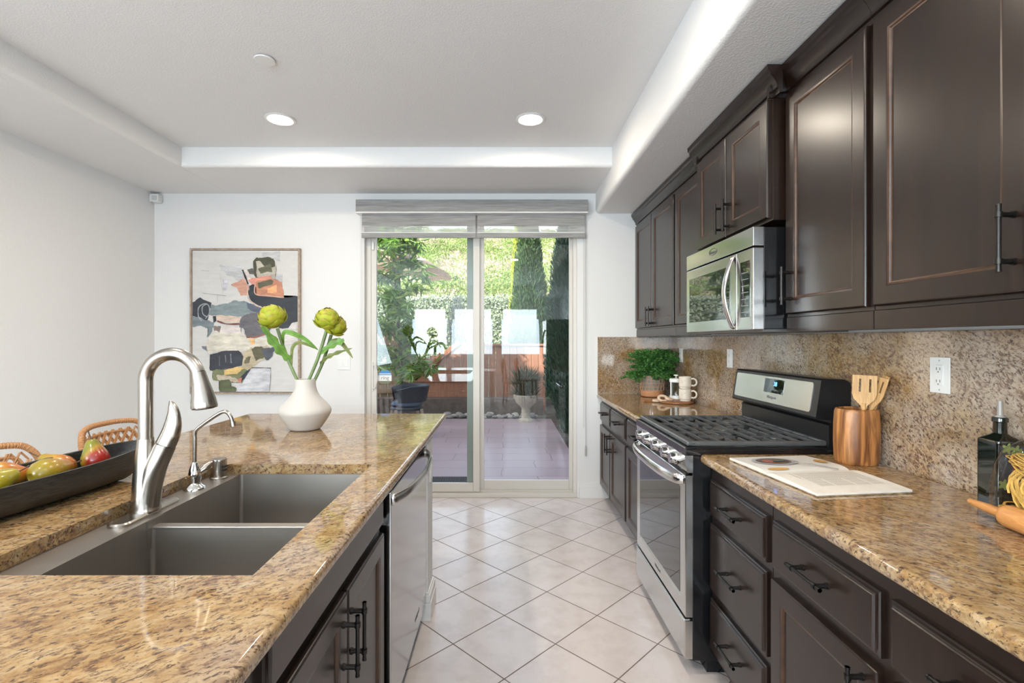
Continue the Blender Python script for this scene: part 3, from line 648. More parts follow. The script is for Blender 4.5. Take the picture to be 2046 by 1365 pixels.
# ---------------------------------------------------------------- microwave
XM = 1.023; MZ0, MZ1 = 1.425, 1.852
mw = thing('microwave', 'stainless steel over the range microwave with a curved handle', 'microwave', (1.24, RC, MZ0))
b = MB(); b.box(XM+.045, 1.445, RY0, RY1, MZ0+.004, MZ1-.002, .003); part('body', b, 'blackgloss', mw)
b = MB(); b.box(XM, XM+.046, RY0, RY1, 1.772, MZ1, .004); top = part('top_panel', b, 'steel_h', mw)
b = MB(); b.text('Whirlpool', .022, Matrix.Translation((XM-.0006, 2.43, 1.815)) @ Matrix.Rotation(-PI/2, 4, 'Z') @ Matrix.Rotation(PI/2, 4, 'X'))
lp = [(XM-.0006, 2.43+.045*math.cos(a), 1.817+.016*math.sin(a)) for a in np.linspace(.4, 2*PI-.2, 30)]; b.tube(lp, .0012, 6); part('lettering', b, 'mark', top, smooth=False)
YD = 2.182
b = MB(); b.box(XM, XM+.046, YD+.002, RY1, MZ0, 1.766, .004); md = part('door', b, 'steel_h', mw)
part('window', MB().box(XM-.0015, XM+.004, 2.246, 2.738, 1.480, 1.718, .001), 'blackglass', md, 'dark glass door window')
b = MB(); hp = smooth_path([(XM+.002, 2.212, 1.757), (XM-.012, 2.212, 1.735), (XM-.034, 2.215, 1.66), (XM-.042, 2.218, 1.60), (XM-.034, 2.215, 1.53), (XM-.012, 2.212, 1.455), (XM+.002, 2.212, 1.437)], 8)
b.tube(hp, .0075, 14, sx=2.1, up=(0, 1, 0)); part('handle', b, 'steel_h', md, 'curved steel handle')
b = MB(); b.box(XM, XM+.046, RY0, YD-.002, MZ0, 1.766, .004); pn = part('control_panel', b, 'steel_h', mw)
part('keypad', MB().box(XM-.0015, XM+.004, 2.060, 2.146, 1.480, 1.718, .001), 'blackglass', pn)
for j in range(7):
    b = MB(); b.box(XM-.0021, XM-.0014, 2.072, 2.134, 1.50+j*.028, 1.5025+j*.028); part('key_row', b, plain('pale_print', (.30, .30, .30), .5), pn)
b = MB(); b.box(XM+.05, 1.43, RY0+.02, RY1-.02, MZ0-.008, MZ0+.005, .002); part('underside_vent', b, plain('grey_vent', (.2, .2, .2), .4, .6), mw)
# ---------------------------------------------------------------- island
IX0, IX1, IY0, IY1 = -1.640, -.374, .25, 3.165
SX0, SX1, SY0, SY1 = -1.092, -.500, .979, 1.858      # sink cutout
isl = slab([(IX0, IY0), (IX1, IY0), (IX1, IY1), (IX0, IY1)], .880, CT, .014, [(SX0, SY0), (SX1, SY0), (SX1, SY1), (SX0, SY1)])
single('countertop', isl, 'granite', (-1.0, 1.7, .88), 'large gold and brown granite island countertop with the double sink cut into it', 'countertop', ang=60)
mpI = fmap(-.420, 1)
XI = -.420
r = thing('island_cabinet', 'dark island sink cabinet with two panelled doors and black bar handles', 'cabinet', (-.75, 1.23, 0))
b = MB(); b.box(-1.10, -1.08, .80, 1.652, .10, .878); b.box(-.47, XI, .80, 1.652, .10, .878, .001); b.box(-1.08, -.47, .80, .82, .10, .64); b.box(-1.08, -.47, 1.632, 1.652, .10, .64); b.box(-1.08, -.47, .82, 1.632, .10, .12)
part('body', b, 'dwood', r); part('toe_kick', MB().box(-1.05, XI-.06, .80, 1.652, 0, .10), 'toe', r)
drawer(r, mpI, .835, 1.640, .768, .872, name='false_front', pull=False)
door(r, mpI, 1.264, 1.640, .13, .743, 1.290, .622); door(r, mpI, .835, 1.256, .13, .743, 1.230, .620)
r = thing('island_cabinet', 'dark island cabinet at the near end under the countertop corner', 'cabinet', (-.75, .54, 0))
part('body', MB().box(-1.10, XI, .29, .799, .10, .878, .001), 'dwood', r); part('toe_kick', MB().box(-1.05, XI-.06, .29, .799, 0, .10), 'toe', r)
drawer(r, mpI, .31, .775, .768, .868); door(r, mpI, .31, .775, .13, .743, .36, .62)
# dishwasher
dw = thing('dishwasher', 'stainless steel dishwasher with a bowed handle in the island', 'dishwasher', (-.70, 2.01, 0))
part('body', MB().box(-.478, -.425, 1.665, 2.425, .02, .872), 'blackgloss', dw)
b = MB(); b.box(-.424, -.386, 1.672, 2.42, .095, .866, .005); dd = part('door', b, 'steel_dw', dw)
b = MB(); pth = smooth_path([(-.388, 1.690, .835), (-.372, 1.705, .835), (-.345, 1.80, .835), (-.330, 2.0, .835), (-.330, 2.1, .835), (-.345, 2.28, .835), (-.372, 2.375, .835), (-.388, 2.39, .835)], 8)
b.tube(pth, .008, 14, sx=2.5, up=(0, 0, 1)); part('handle', b, 'steel', dd, 'bowed steel handle')
b = MB(); b.text('Whirlpool', .024, Matrix.Translation((-.3856, 2.17, .175)) @ Matrix.Rotation(PI/2, 4, 'Z') @ Matrix.Rotation(PI/2, 4, 'X')); part('lettering', b, 'mark', dd, smooth=False)
part('toe_panel', MB().box(-.48, -.455, 1.672, 2.42, .0, .09), 'toe', dw)
# painted pony wall that carries the island end
struct('wall_island', MB().box(-1.30, -.382, 2.440, 2.60, 0, .878, .004), 'wall'); struct('wall_seating', MB().box(-1.30, -1.12, .30, 2.438, 0, .878), 'wall')
b = MB(); b.box(-.43, -.364, 2.426, 2.614, 0, .085, .004); b.box(-.42, -.368, 2.430, 2.610, .085, .125, .004); b.box(-.41, -.374, 2.434, 2.606, .125, .138, .003); struct('baseboard_island', b, 'trimw')
t = thing('wall_outlet', 'white outlet on the end of the island half wall', 'outlet', (-.382, 2.53, .72))
b = MB(); b.box(-.3815, -.376, 2.495, 2.565, .665, .785, .002); part('plate', b, 'plastic_white', t); part('receptacle', MB().box(-.3765, -.373, 2.513, 2.547, .69, .76, .001), 'plastic_white', t)
# sink
sk = thing('sink', 'stainless steel undermount double bowl sink in the island', 'sink', (-.79, 1.42, .66)); ZD = .8795
BX0, BX1 = -.992, -.486; YF0, YF1 = 1.412, 1.850; YN0, YN1 = .962, 1.388
b = MB(); b.box(-1.115, BX0, .95, 1.875, ZD-.004, ZD); b.box(BX0, -.46, YF1, 1.875, ZD-.004, ZD); b.box(BX0, -.46, .95, YN0, ZD-.004, ZD); b.box(BX1, -.46, YN0, YF1, ZD-.004, ZD)
part('rim', b, 'steel_bowl', sk)
def bowl(y0, y1, ztop_div, which):
    b = bmesh.new(); zb = .665; r = .012
    def rr(x0, x1, ya, yb, z, rad):
        lp = []
        for cx, cy, a0 in ((x1-rad, yb-rad, 0), (x0+rad, yb-rad, 90), (x0+rad, ya+rad, 180), (x1-rad, ya+rad, 270)):
            for q in range(5): a = math.radians(a0+22.5*q); lp.append((cx+rad*math.cos(a), cy+rad*math.sin(a), z))
        return lp
    loops = [rr(BX0, BX1, y0, y1, ztop_div if False else ZD, r), rr(BX0+.002, BX1-.002, y0+.002, y1-.002, zb+.02, r), rr(BX0+.006, BX1-.006, y0+.006, y1-.006, zb+.006, r+.002), rr(BX0+.016, BX1-.016, y0+.016, y1-.016, zb, r+.004)]
    m = MB(); m.loft(loops, cap0=False, cap1=True); b.free()
    if which == 'far': cut = lambda v: v.co.y < y0+.008 and v.co.z > .86
    else: cut = lambda v: v.co.y > y1-.008 and v.co.z > .86
    for v in m.bm.verts:
        if cut(v): v.co.z = .857
    p = part('bowl', m, 'steel_bowl', sk)
    b = MB(); b.lathe([(.045, 0), (.043, .003), (.030, .002), (.028, -.004)], ((BX0+BX1)/2, (y0+y1)/2, zb+.001), 28); part('drain', b, 'chrome', p)
bowl(YF0, YF1, .857, 'far'); bowl(YN0, YN1, .857, 'near')
b = MB(); b.box(BX0+.001, BX1-.001, YN1-.003, YF0+.003, .851, .859, .003)
for xx in (BX0, BX1): b.box(xx-.003, xx+.003, YN1-.020, YF0+.020, .80, ZD-.001)
part('divider', b, 'steel_bowl', sk)
# main faucet
fc = thing('kitchen_faucet', 'tall brushed nickel gooseneck faucet with a leaf shaped lever on the sink', 'faucet', (-1.044, 1.435, ZD))
FX, FY = -1.044, 1.435
b = MB(); lp0 = []
for z, g in ((ZD, .0), (ZD+.006, 0.0), (ZD+.010, -.004)):
    lp = []
    for cy, a0 in ((FY+.093, 0), (FY-.093, 180)):
        for q in range(13): a = math.radians(a0+15*q); lp.append((FX+(.030+g)*math.cos(a), cy+(.030+g)*math.sin(a), z))
    lp0.append(lp)
b.loft(lp0); part('base_plate', b, 'nickel', fc)
b = MB(); b.lathe([(.039, .009), (.039, .014), (.0365, .022), (.034, .06), (.031, .11), (.0265, .16), (.0215, .205), (.0205, .216)], (FX, FY, ZD), 32)
b.tube(smooth_path([(FX+.004, FY, ZD+.014), (FX+.012, FY, ZD+.07), (FX+.026, FY, ZD+.125), (FX+.042, FY+.004, ZD+.168), (FX+.052, FY+.008, ZD+.196)], 6), interp([.033, .031, .0295, .0285, .0285], 6), 28)
bd = part('body', b, 'nickel', fc)
b = MB(); P = smooth_path([(FX+.0525, FY+.008, ZD+.197), (FX+.064, FY+.011, ZD+.225), (FX+.071, FY+.013, ZD+.258), (FX+.072, FY+.014, ZD+.290), (FX+.067, FY+.014, ZD+.312), (FX+.060, FY+.014, ZD+.324)], 8)
R = interp([.0282, .0275, .0235, .0170, .0105, .0020], 8); b.tube(P, R, 24, sx=.75, up=(0, 1, 0)); b.tube([P[0]-Vector((.001, 0, .003)), P[0]+Vector((0, 0, .001))], .0260, 24, mi=1)
part('lever', b, ['nickel', 'blackgloss'], fc)
b = MB(); AR = .078; ax = FX+AR; az = ZD+.384
b.tube([(FX, FY, ZD+.214), (FX, FY, ZD+.3), (FX, FY, az)]+arc((ax, FY, az), AR, 180, 18, 20)[1:], .0185, 28)
b.lathe([(.0205, 0), (.0205, .006)], (FX, FY, ZD+.213), 28); part('spout', b, 'nickel', fc)
e = Vector(arc((ax, FY, az), AR, 18, 18, 1)[0]); d = Vector((math.sin(math.radians(18)), 0, -math.cos(math.radians(18))))
b = MB(); ks = [0, .004, .03, .06, .085, .100, .106]; rs = [.0195, .0198, .0225, .0285, .0335, .0350, .0330]
dd2 = [Vector((.30, 0, -.954)), Vector((.26, 0, -.966)), Vector((.14, 0, -.99))]
pp = [e]; 
for i in range(1, 7): t_ = ks[i]/.106; dv = Vector((.31*(1-t_)+.10*t_, 0, -1)).normalized(); pp.append(pp[-1]+dv*(ks[i]-ks[i-1]))
b.tube(pp, rs, 28); sh = part('spray_head', b, 'nickel', fc)
b = MB(); b.cyl(pp[-1]-(pp[-1]-pp[-2]).normalized()*.001, pp[-1]+(pp[-1]-pp[-2]).normalized()*.002, .026, .024, 24); part('nozzle', b, plain('black_rubber', (.02, .02, .02), .5), sh)
b = MB(); bp = pp[3]+Vector((-.0215, -.004, 0)); b.box(bp.x-.006, bp.x+.006, bp.y-.009, bp.y+.009, bp.z-.025, bp.z+.02, .004); part('button', b, plain('black_button', (.02, .02, .02), .4), sh)
# filtered water tap
wf = thing('filter_faucet', 'slim brushed nickel filtered water tap with a bent spout, second on the sink ledge', 'faucet', (-1.046, 1.665, ZD)); X2, Y2 = -1.046, 1.665
b = MB(); b.lathe([(.034, 0), (.034, .004), (.030, .010), (.021, .017), (.018, .024), (.0205, .040), (.0205, .055), (.016, .072), (.010, .088), (.007, .092)], (X2, Y2, ZD), 28); part('body', b, 'chrome', wf)
b = MB(); b.tube(smooth_path([(X2, Y2, ZD+.09), (X2+.001, Y2, ZD+.16), (X2+.001, Y2, ZD+.186), (X2+.010, Y2, ZD+.204), (X2+.05, Y2, ZD+.234), (X2+.088, Y2, ZD+.258), (X2+.108, Y2, ZD+.260), (X2+.122, Y2, ZD+.243), (X2+.127, Y2, ZD+.226)], 6), .0062, 14)
b.cyl((X2+.127, Y2, ZD+.228), (X2+.130, Y2, ZD+.212), .0088, .0088, 16); part('spout', b, 'nickel', wf)
b = MB(); b.tube(smooth_path([(X2+.010, Y2+.010, ZD+.055), (X2+.022, Y2+.022, ZD+.066), (X2+.030, Y2+.032, ZD+.076), (X2+.037, Y2+.040, ZD+.082)], 5), interp([.012, .015, .010, .007], 5), 14); part('lever', b, 'nickel', wf)
ag = thing('air_gap', 'short brushed nickel cylinder with slots behind the filtered water tap', 'air gap', (-1.041, 1.797, ZD))
b = MB(); b.lathe([(.030, 0), (.030, .006), (.0265, .009), (.0265, .066), (.0250, .071), (.018, .073)], (-1.041, 1.797, ZD), 32); cpb = part('cap', b, 'nickel', ag)
for z in (.030, .042): part('slot', MB().box(-1.0195, -1.0125, 1.779, 1.800, ZD+z, ZD+z+.006), plain('slot_black', (.01, .01, .01), .6), cpb)
# ---------------------------------------------------------------- painting
def paint(c, v=.25): 
    k = 'paint_%02d%02d%02d' % tuple(int(x*99) for x in c)
    if k not in M:
        m, t, b, o = nt(k); n = N(t, 'ShaderNodeTexNoise', Scale=1.0, Detail=6.0, Roughness=.7); t.links.new(coords(t, (9, 9, 30)), n.inputs[0])
        t.links.new(ramp(t, n.outputs[0], [(.32, tuple(x*(1-v) for x in c)), (.5, c), (.68, tuple(min(1, x*(1+v)+.03*v) for x in c))]), b.inputs['Base Color']); b.inputs['Roughness'].default_value = .55
        M[k] = m
    return k
PX0, PX1, PZ0, PZ1 = -2.745, -1.787, .915, 2.186
pt = thing('framed_painting', 'large abstract painting with a thin weathered wood frame on the back wall', 'painting', ((PX0+PX1)/2, WY1, 1.5))
YF = WY1-.042
b = MB(); fw = .016
for x0, x1, z0, z1 in ((PX0, PX0+fw, PZ0, PZ1), (PX1-fw, PX1, PZ0, PZ1), (PX0+fw, PX1-fw, PZ0, PZ0+fw), (PX0+fw, PX1-fw, PZ1-fw, PZ1)): b.box(x0, x1, YF, WY1-.002, z0, z1, .0015)
part('frame', b, 'framewood', pt)
CX0, CX1, CZ0, CZ1 = PX0+fw+.003, PX1-fw-.003, PZ0+fw+.003, PZ1-fw-.003
MATS = []; b = MB()
def mi_of(c, v=.25):
    k = paint(c, v)
    if k not in MATS: MATS.append(k)
    return MATS.index(k)
b.box(CX0, CX1, YF+.010, WY1-.006, CZ0, CZ1, mi=mi_of((.66, .645, .62), .06)); lay = [0]
def patch(pts, c, jag=7, v=.25):
    lay[0] += 1; y = YF+.010-.00015*lay[0]; out = []; n = len(pts)
    for i in range(n):
        p, q = Vector(pts[i]), Vector(pts[(i+1) % n]); L = (q-p).length; k = max(2, int(L/9)); nn = Vector((-(q-p).y, (q-p).x)).normalized()
        for j in range(k):
            t_ = j/k; a = p.lerp(q, t_)
            if not (68 < a.x < 940 and 106 < a.y < 1297): out.append(a); continue
            out.append(a+nn*((mnoise.noise(Vector((a.x*.021, a.y*.021, lay[0])))*1.6+mnoise.noise(Vector((a.x*.11, a.y*.11, lay[0]+9)))*.8)*jag))
    ded = []
    for u, w_ in out:
        u = min(max(u, 62), 946); w_ = min(max(w_, 100), 1303)
        if not ded or abs(ded[-1][0]-u)+abs(ded[-1][1]-w_) > .8: ded.append((u, w_))
    out = ded
    vs = [(CX0+(min(max(u, 60), 948)-60)/888*(CX1-CX0), y, CZ1-(min(max(w_, 98), 1305)-98)/1207*(CZ1-CZ0)) for u, w_ in out]
    b2 = bmesh.new(); f = b2.faces.new([b2.verts.new(p) for p in vs]); bmesh.ops.triangulate(b2, faces=[f]); b.merge(b2, mi_of(c, v))
def stroke(pts, wd, c):
    P = smooth_path([(u, 0, w_) for u, w_ in pts], 6); L = []; Rr = []
    for i, p in enumerate(P):
        a = P[max(i-1, 0)]; q = P[min(i+1, len(P)-1)]; t_ = (q-a).normalized(); nn = Vector((-t_.z, 0, t_.x)); k = wd*(.75+.4*mnoise.noise(p*.02))
        L.append((p.x+nn.x*k, p.z+nn.z*k)); Rr.append((p.x-nn.x*k, p.z-nn.z*k))
    lay[0] += 1; q_ = lambda e: (CX0+(min(max(e[0], 62), 946)-60)/888*(CX1-CX0), YF+.010-.00015*lay[0]-.00001*e[2], CZ1-(min(max(e[1], 100), 1303)-98)/1207*(CZ1-CZ0))
    for i in range(len(L)-1): b.poly([q_((*L[i], i)), q_((*Rr[i], i)), q_((*Rr[i+1], i)), q_((*L[i+1], i))], [(0, 1, 2, 3)], mi_of(c))
W_ = (.70, .69, .68)
patch([(640, 112), (797, 110), (795, 190), (655, 160)], (.52, .51, .51), 5); patch([(740, 300), (818, 300), (818, 380), (760, 370)], (.55, .55, .57), 5)
patch([(290, 222), (450, 232), (520, 300), (520, 390), (420, 350), (310, 262)], (.56, .56, .57), 12)
patch([(318, 345), (360, 345), (350, 450), (320, 450)], (.60, .59, .64), 5)
patch([(60, 655), (180, 690), (242, 715), (225, 790), (182, 845), (190, 765), (130, 745), (60, 748)], (.20, .24, .26), 6)
patch([(205, 562), (300, 560), (430, 522), (520, 540), (640, 600), (640, 640), (480, 662), (240, 655), (190, 640)], (.23, .28, .29), 7)
patch([(60, 540), (125, 498), (222, 548), (205, 620), (188, 690), (60, 655)], (.040, .048, .060), 5)
stroke([(140, 700), (112, 660), (112, 590), (150, 555), (190, 560), (205, 600), (190, 660), (150, 640), (145, 580), (185, 552)], 5, (.36, .37, .38)); stroke([(170, 680), (200, 640), (210, 590)], 4, (.36, .37, .38))
patch([(540, 400), (590, 375), (600, 470), (830, 498), (948, 488), (948, 705), (905, 712), (865, 760), (795, 765), (740, 650), (660, 592), (570, 542), (540, 500)], (.034, .040, .050), 6)
patch([(520, 545), (560, 545), (660, 600), (610, 640), (525, 595)], (.12, .14, .19), 6)
patch([(385, 392), (470, 345), (500, 340), (540, 400), (535, 480), (470, 482), (440, 420)], (.62, .33, .24), 6)
patch([(520, 345), (600, 325), (720, 308), (740, 350), (610, 380), (560, 390)], (.70, .30, .22), 6)
patch([(600, 365), (740, 335), (812, 368), (832, 500), (600, 476), (588, 400)], (.56, .25, .15), 6)
patch([(612, 372), (720, 345), (740, 360), (735, 385), (620, 420)], (.13, .12, .075), 5); patch([(690, 425), (770, 390), (775, 455), (690, 462)], (.86, .42, .20), 5)
stroke([(488, 270), (505, 330), (525, 400), (530, 500), (590, 560), (660, 590)], 8, (.60, .46, .38)); stroke([(590, 380), (592, 470), (700, 485), (830, 500)], 7, (.66, .40, .31)); stroke([(483, 262), (505, 320), (530, 385)], 9, (.03, .03, .035))
patch([(495, 266), (525, 262), (560, 330), (530, 352)], (.74, .66, .62), 4); patch([(522, 262), (572, 250), (575, 300), (540, 300)], (.13, .13, .11), 5)
patch([(573, 190), (600, 160), (700, 156), (748, 165), (756, 200), (752, 240), (765, 262), (600, 330), (575, 300)], (.075, .075, .045), 6)
patch([(596, 190), (625, 185), (690, 260), (745, 240), (768, 230), (762, 342), (735, 345), (720, 310), (600, 328)], (.50, .46, .38), 6); patch([(610, 255), (720, 215), (735, 280), (640, 290)], (.13, .13, .08), 6)
patch([(245, 650), (380, 655), (475, 668), (470, 715), (350, 712), (260, 690)], (.66, .52, .42), 5); stroke([(270, 700), (350, 725), (460, 725)], 9, (.20, .075, .06))
patch([(240, 740), (470, 745), (470, 810), (300, 800), (245, 790)], (.74, .67, .63), 7); patch([(235, 660), (262, 655), (265, 700), (240, 715)], (.03, .03, .035), 4); patch([(240, 745), (300, 745), (290, 800), (240, 780)], (.25, .20, .18), 9)
patch([(478, 662), (560, 632), (650, 632), (740, 720), (700, 815), (520, 848), (490, 760), (460, 755), (458, 705)], (.150, .140, .155), 7)
stroke([(515, 840), (600, 835), (700, 805)], 10, (.30, .125, .08))
patch([(700, 850), (860, 770), (940, 712), (948, 850), (900, 900), (750, 905)], (.68, .63, .61), 10)
patch([(228, 800), (495, 800), (520, 850), (700, 845), (770, 910), (600, 930), (480, 965), (330, 955), (190, 975), (178, 900)], (.72, .67, .57), 7)
patch([(540, 852), (590, 850), (585, 902), (562, 902)], (.86, .50, .22), 4); patch([(140, 915), (180, 912), (180, 950), (205, 968), (150, 935)], (.20, .21, .24), 3)
patch([(485, 985), (560, 925), (640, 915), (740, 930), (720, 1010), (640, 1040), (560, 1110), (480, 1115)], (.52, .44, .30), 10)
patch([(560, 940), (640, 920), (690, 930), (680, 1000), (600, 1040), (575, 990)], (.13, .12, .07), 9); patch([(640, 935), (770, 925), (740, 1000), (690, 1030), (660, 990)], (.09, .10, .12), 9); patch([(510, 1010), (560, 1000), (540, 1060), (500, 1060)], (.16, .14, .08), 7)
patch([(210, 985), (310, 955), (455, 952), (492, 1000), (480, 1075), (330, 1122), (210, 1122)], (.042, .046, .060), 6)
stroke([(340, 990), (345, 1050)], 5, (.20, .20, .23)); stroke([(385, 980), (390, 1060)], 7, (.22, .23, .26)); stroke([(290, 1000), (292, 1080)], 4, (.16, .17, .2))
patch([(232, 1120), (340, 1110), (505, 1100), (530, 1130), (480, 1225), (380, 1225), (235, 1205)], (.20, .215, .11), 8)
patch([(330, 1118), (420, 1092), (515, 1100), (440, 1150), (330, 1165)], (.72, .50, .20), 7); patch([(270, 1160), (420, 1180), (470, 1215), (390, 1225), (280, 1200)], (.55, .46, .36), 9)
patch([(285, 1210), (370, 1200), (395, 1255), (432, 1275), (428, 1302), (292, 1302)], (.105, .125, .06), 8); patch([(500, 1140), (560, 1095), (540, 1135), (478, 1225), (450, 1210)], (.04, .04, .05), 5); patch([(440, 1195), (480, 1180), (475, 1225), (450, 1222)], (.55, .20, .15), 4)
patch([(565, 1102), (725, 1104), (712, 1302), (445, 1302), (435, 1270), (480, 1230), (535, 1140)], (.62, .62, .65), 6)
stroke([(560, 1098), (640, 1100), (725, 1102)], 4, (.10, .10, .10)); stroke([(135, 268), (205, 275)], 1.5, (.25, .25, .25)); stroke([(250, 270), (345, 268)], 1.2, (.45, .45, .45)); stroke([(150, 462), (250, 475), (350, 485)], 2, (.25, .25, .25)); stroke([(290, 275), (318, 440), (330, 540)], 1.2, (.5, .5, .5)); stroke([(275, 480), (275, 540)], 1.3, (.3, .3, .3)); stroke([(365, 280), (410, 430)], 1.2, (.5, .5, .5))
part('canvas', b, MATS, pt, smooth=False)

# ---------------------------------------------------------------- vase with artichoke stems
VX, VY = -1.048, 2.593
vs = thing('vase', 'matte off white ceramic vase with a wide belly on the island', 'vase', (VX, VY, CT))
b = MB(); b.lathe([(.060, 0), (.074, .003), (.083, .012), (.112, .055), (.128, .085), (.131, .100), (.124, .118), (.100, .145), (.075, .172), (.060, .198), (.0525, .225), (.0515, .262), (.0495, .264), (.047, .262), (.048, .225), (.055, .198), (.06, .18)], (VX, VY, CT), 48, cap1=True); part('body', b, 'ceramic', vs)
M['art'] = leafmat('artichoke_bract', [(.33, .38, .02), (.44, .48, .025), (.38, .42, .025), (.47, .44, .04)], .55, .12); M['artedge'] = plain('bract_tip', (.36, .30, .04), .6); M['stem'] = plain('green_stem', (.15, .22, .085), .5, var=.3, vscale=20); M['leaf'] = plain('artichoke_leaf', (.13, .27, .045), .5, var=.35, vscale=25); M['leaf2'] = plain('olive_artichoke_leaf', (.17, .20, .05), .5, var=.35, vscale=25)
def serrated(b, path, wid, mi=0, lobes=5, depth=.45, side=None):
    P = smooth_path(path, 10); n = len(P); A = []; B = []; Cn = []
    for i, p in enumerate(P):
        t_ = i/(n-1); tg = (P[min(i+1, n-1)]-P[max(i-1, 0)]).normalized(); s = Vector(side) if side else tg.cross(Vector((0, -1, .2)))
        s = (s-tg*s.dot(tg)).normalized(); up = s.cross(tg)
        ww = wid*(math.sin(PI*min(1, t_*.93+.07))**.7)*(1-depth*(.5+.5*math.cos(2*PI*lobes*t_))*(1 if lobes else 0))
        A.append(p+s*ww+up*ww*.25); B.append(p-s*ww+up*ww*.25); Cn.append(p)
    for X, Y in ((A, Cn), (Cn, B)):
        vsx = X+Y; fcs = [(i, i+1, n+i+1, n+i) for i in range(n-1)]; b.poly(vsx, fcs, mi)
    b.tube(Cn, [.0022]*(n-1)+[.0008], 6, mi)
def artichoke(name, label, base, head, R_, tilt, leaves, bend):
    t = thing(name, label, 'flower stem', base, 'artichoke stems in the vase')
    b = MB(); hd = Vector(head); st = Vector(base); ax = Vector(tilt).normalized(); neck = hd-ax*R_*.80
    b.tube(smooth_path([st, st.lerp(neck, .5)+Vector(bend), neck], 8), interp([.0075, .0085, .0085], 8), 14); part('stem', b, 'stem', t)
    b = MB(); q = ax.to_track_quat('Z', 'Y').to_matrix().to_4x4(); b.ico((0, 0, 0), R_*.78, 3, sc=(1, 1, .95)); V = []; 
    hm = Matrix.Translation(hd) @ q
    for ring in range(6):
        th = math.radians(150-ring*25); k = max(3, int(7.2*math.sin(th)+1.2))
        for j in range(k):
            a = 2*PI*(j+.5*(ring % 2))/k+ring*.21; sd_ = Vector((-math.sin(a), math.cos(a), 0))
            w_ = R_*.47*(.85+.25*random.random()); ln = R_*(1.02 if ring < 4 else .85)*(.9+.2*random.random()); rows = 7; vv = []
            flare = (.20 if ring < 2 else .13 if ring < 4 else .05)*(.8+.4*random.random())
            for r_ in range(rows):
                u_ = r_/(rows-1); th2 = th-u_*ln/R_; dd_ = Vector((math.sin(th2)*math.cos(a), math.sin(th2)*math.sin(a), math.cos(th2)))
                rad = R_*(.72+.17*math.sin(PI*min(u_*.75, .5))+flare*u_**1.6); wv = w_*(math.sin(PI*(.22+.40*u_)) if u_ < .62 else math.sin(PI*.468)*max(0, (1-((u_-.62)/.38)**1.7)))+.0005
                for s_ in (-1, -.5, 0, .5, 1): vv.append(dd_*(rad-.16*R_*s_*s_*wv/w_)+sd_*wv*s_)
            fcs = [(r_*5+s_, r_*5+s_+1, r_*5+s_+6, r_*5+s_+5) for r_ in range(rows-1) for s_ in range(4)]
            b.poly(vv, fcs[:-4], 0); b.poly(vv, fcs[-4:], 1 if ring > 0 else 0)
    b.bm.transform(hm); part('head', b, ['art', 'artedge'], t)
    for i, (path, wd, mm, lob) in enumerate(leaves):
        b = MB(); serrated(b, [st.lerp(neck, path[0])]+[Vector(p) for p in path[1:]], wd, 0, lob, .45 if lob else 0); part('leaf', b, mm, t)
def vp(px, py, Y=VY): return ((px-1009)/F*Y, Y, HC-(py-681)/F*Y)
artichoke('artichoke_stem', 'green artichoke head leaning left in the vase, in front of the painting', (VX-.032, VY, CT+.235), vp(545, 636), .073, (-.30, -.25, .92), [([.42, vp(553, 690, 2.55), vp(523, 650, 2.50)], .030, 'leaf', 4), ([.34, vp(585, 695, 2.60), vp(602, 685, 2.6), vp(634, 698, 2.6)], .010, 'leaf2', 0), ([.72, vp(570, 664, 2.54), vp(606, 676, 2.57), vp(636, 700, 2.6)], .013, 'leaf', 0)], (-.004, 0, -.01))
artichoke('artichoke_stem', 'upright green artichoke head on the thicker front stem at the right of the vase', (VX+.012, VY-.012, CT+.235), vp(654, 640, 2.57), .066, (.16, -.30, .94), [([.55, vp(662, 690, 2.58), vp(682, 682, 2.58), vp(688, 680, 2.58)], .024, 'leaf', 4)], (.004, 0, -.01))
artichoke('artichoke_stem', 'olive green artichoke head lowest and farthest right above the vase', (VX+.034, VY+.012, CT+.235), vp(669, 653, 2.62), .062, (.45, -.20, .85), [([.40, vp(650, 717, 2.6), vp(672, 706, 2.6), vp(704, 696, 2.6)], .014, 'leaf2', 5), ([.86, vp(676, 680, 2.6), vp(692, 697, 2.6), vp(705, 716, 2.6)], .011, 'leaf2', 0)], (.006, 0, -.01))

# ---------------------------------------------------------------- dough bowl with pears
bl = thing('dough_bowl', 'long dark charred wood dough bowl on the island holding pears', 'bowl', (-1.375, 1.30, CT)); BXc = -1.375; YB0, YB1 = .87, 1.750
b = MB(); outer = []; inner = []
for i in range(25):
    s = i/24; y = YB0+(YB1-YB0)*s; e = abs(2*s-1); hw = .112*(1-e**3.2)**.62+.0015; zr = .098+.018*e**2.5; zb = .085*max(0, (e-.76)/.24)**1.6
    o_ = []; n_ = []
    for k in range(13):
        a = PI*k/12; bx = -1.412+.125*s; o_.append((bx-hw*math.cos(a), y, CT+zr-(zr-zb)*(math.sin(a)**.55))); hi = max(hw-.011, .0005); zi = min(zb+.014, zr-.002)
        n_.append((bx-hi*math.cos(a), min(max(y, YB0+.015), YB1-.015), CT+zr-.0005-(zr-zi)*(math.sin(a)**.55)))
    outer.append(o_+n_[::-1])
b.loft(outer); part('body', b, 'charcoal_wood', bl, ang=50)
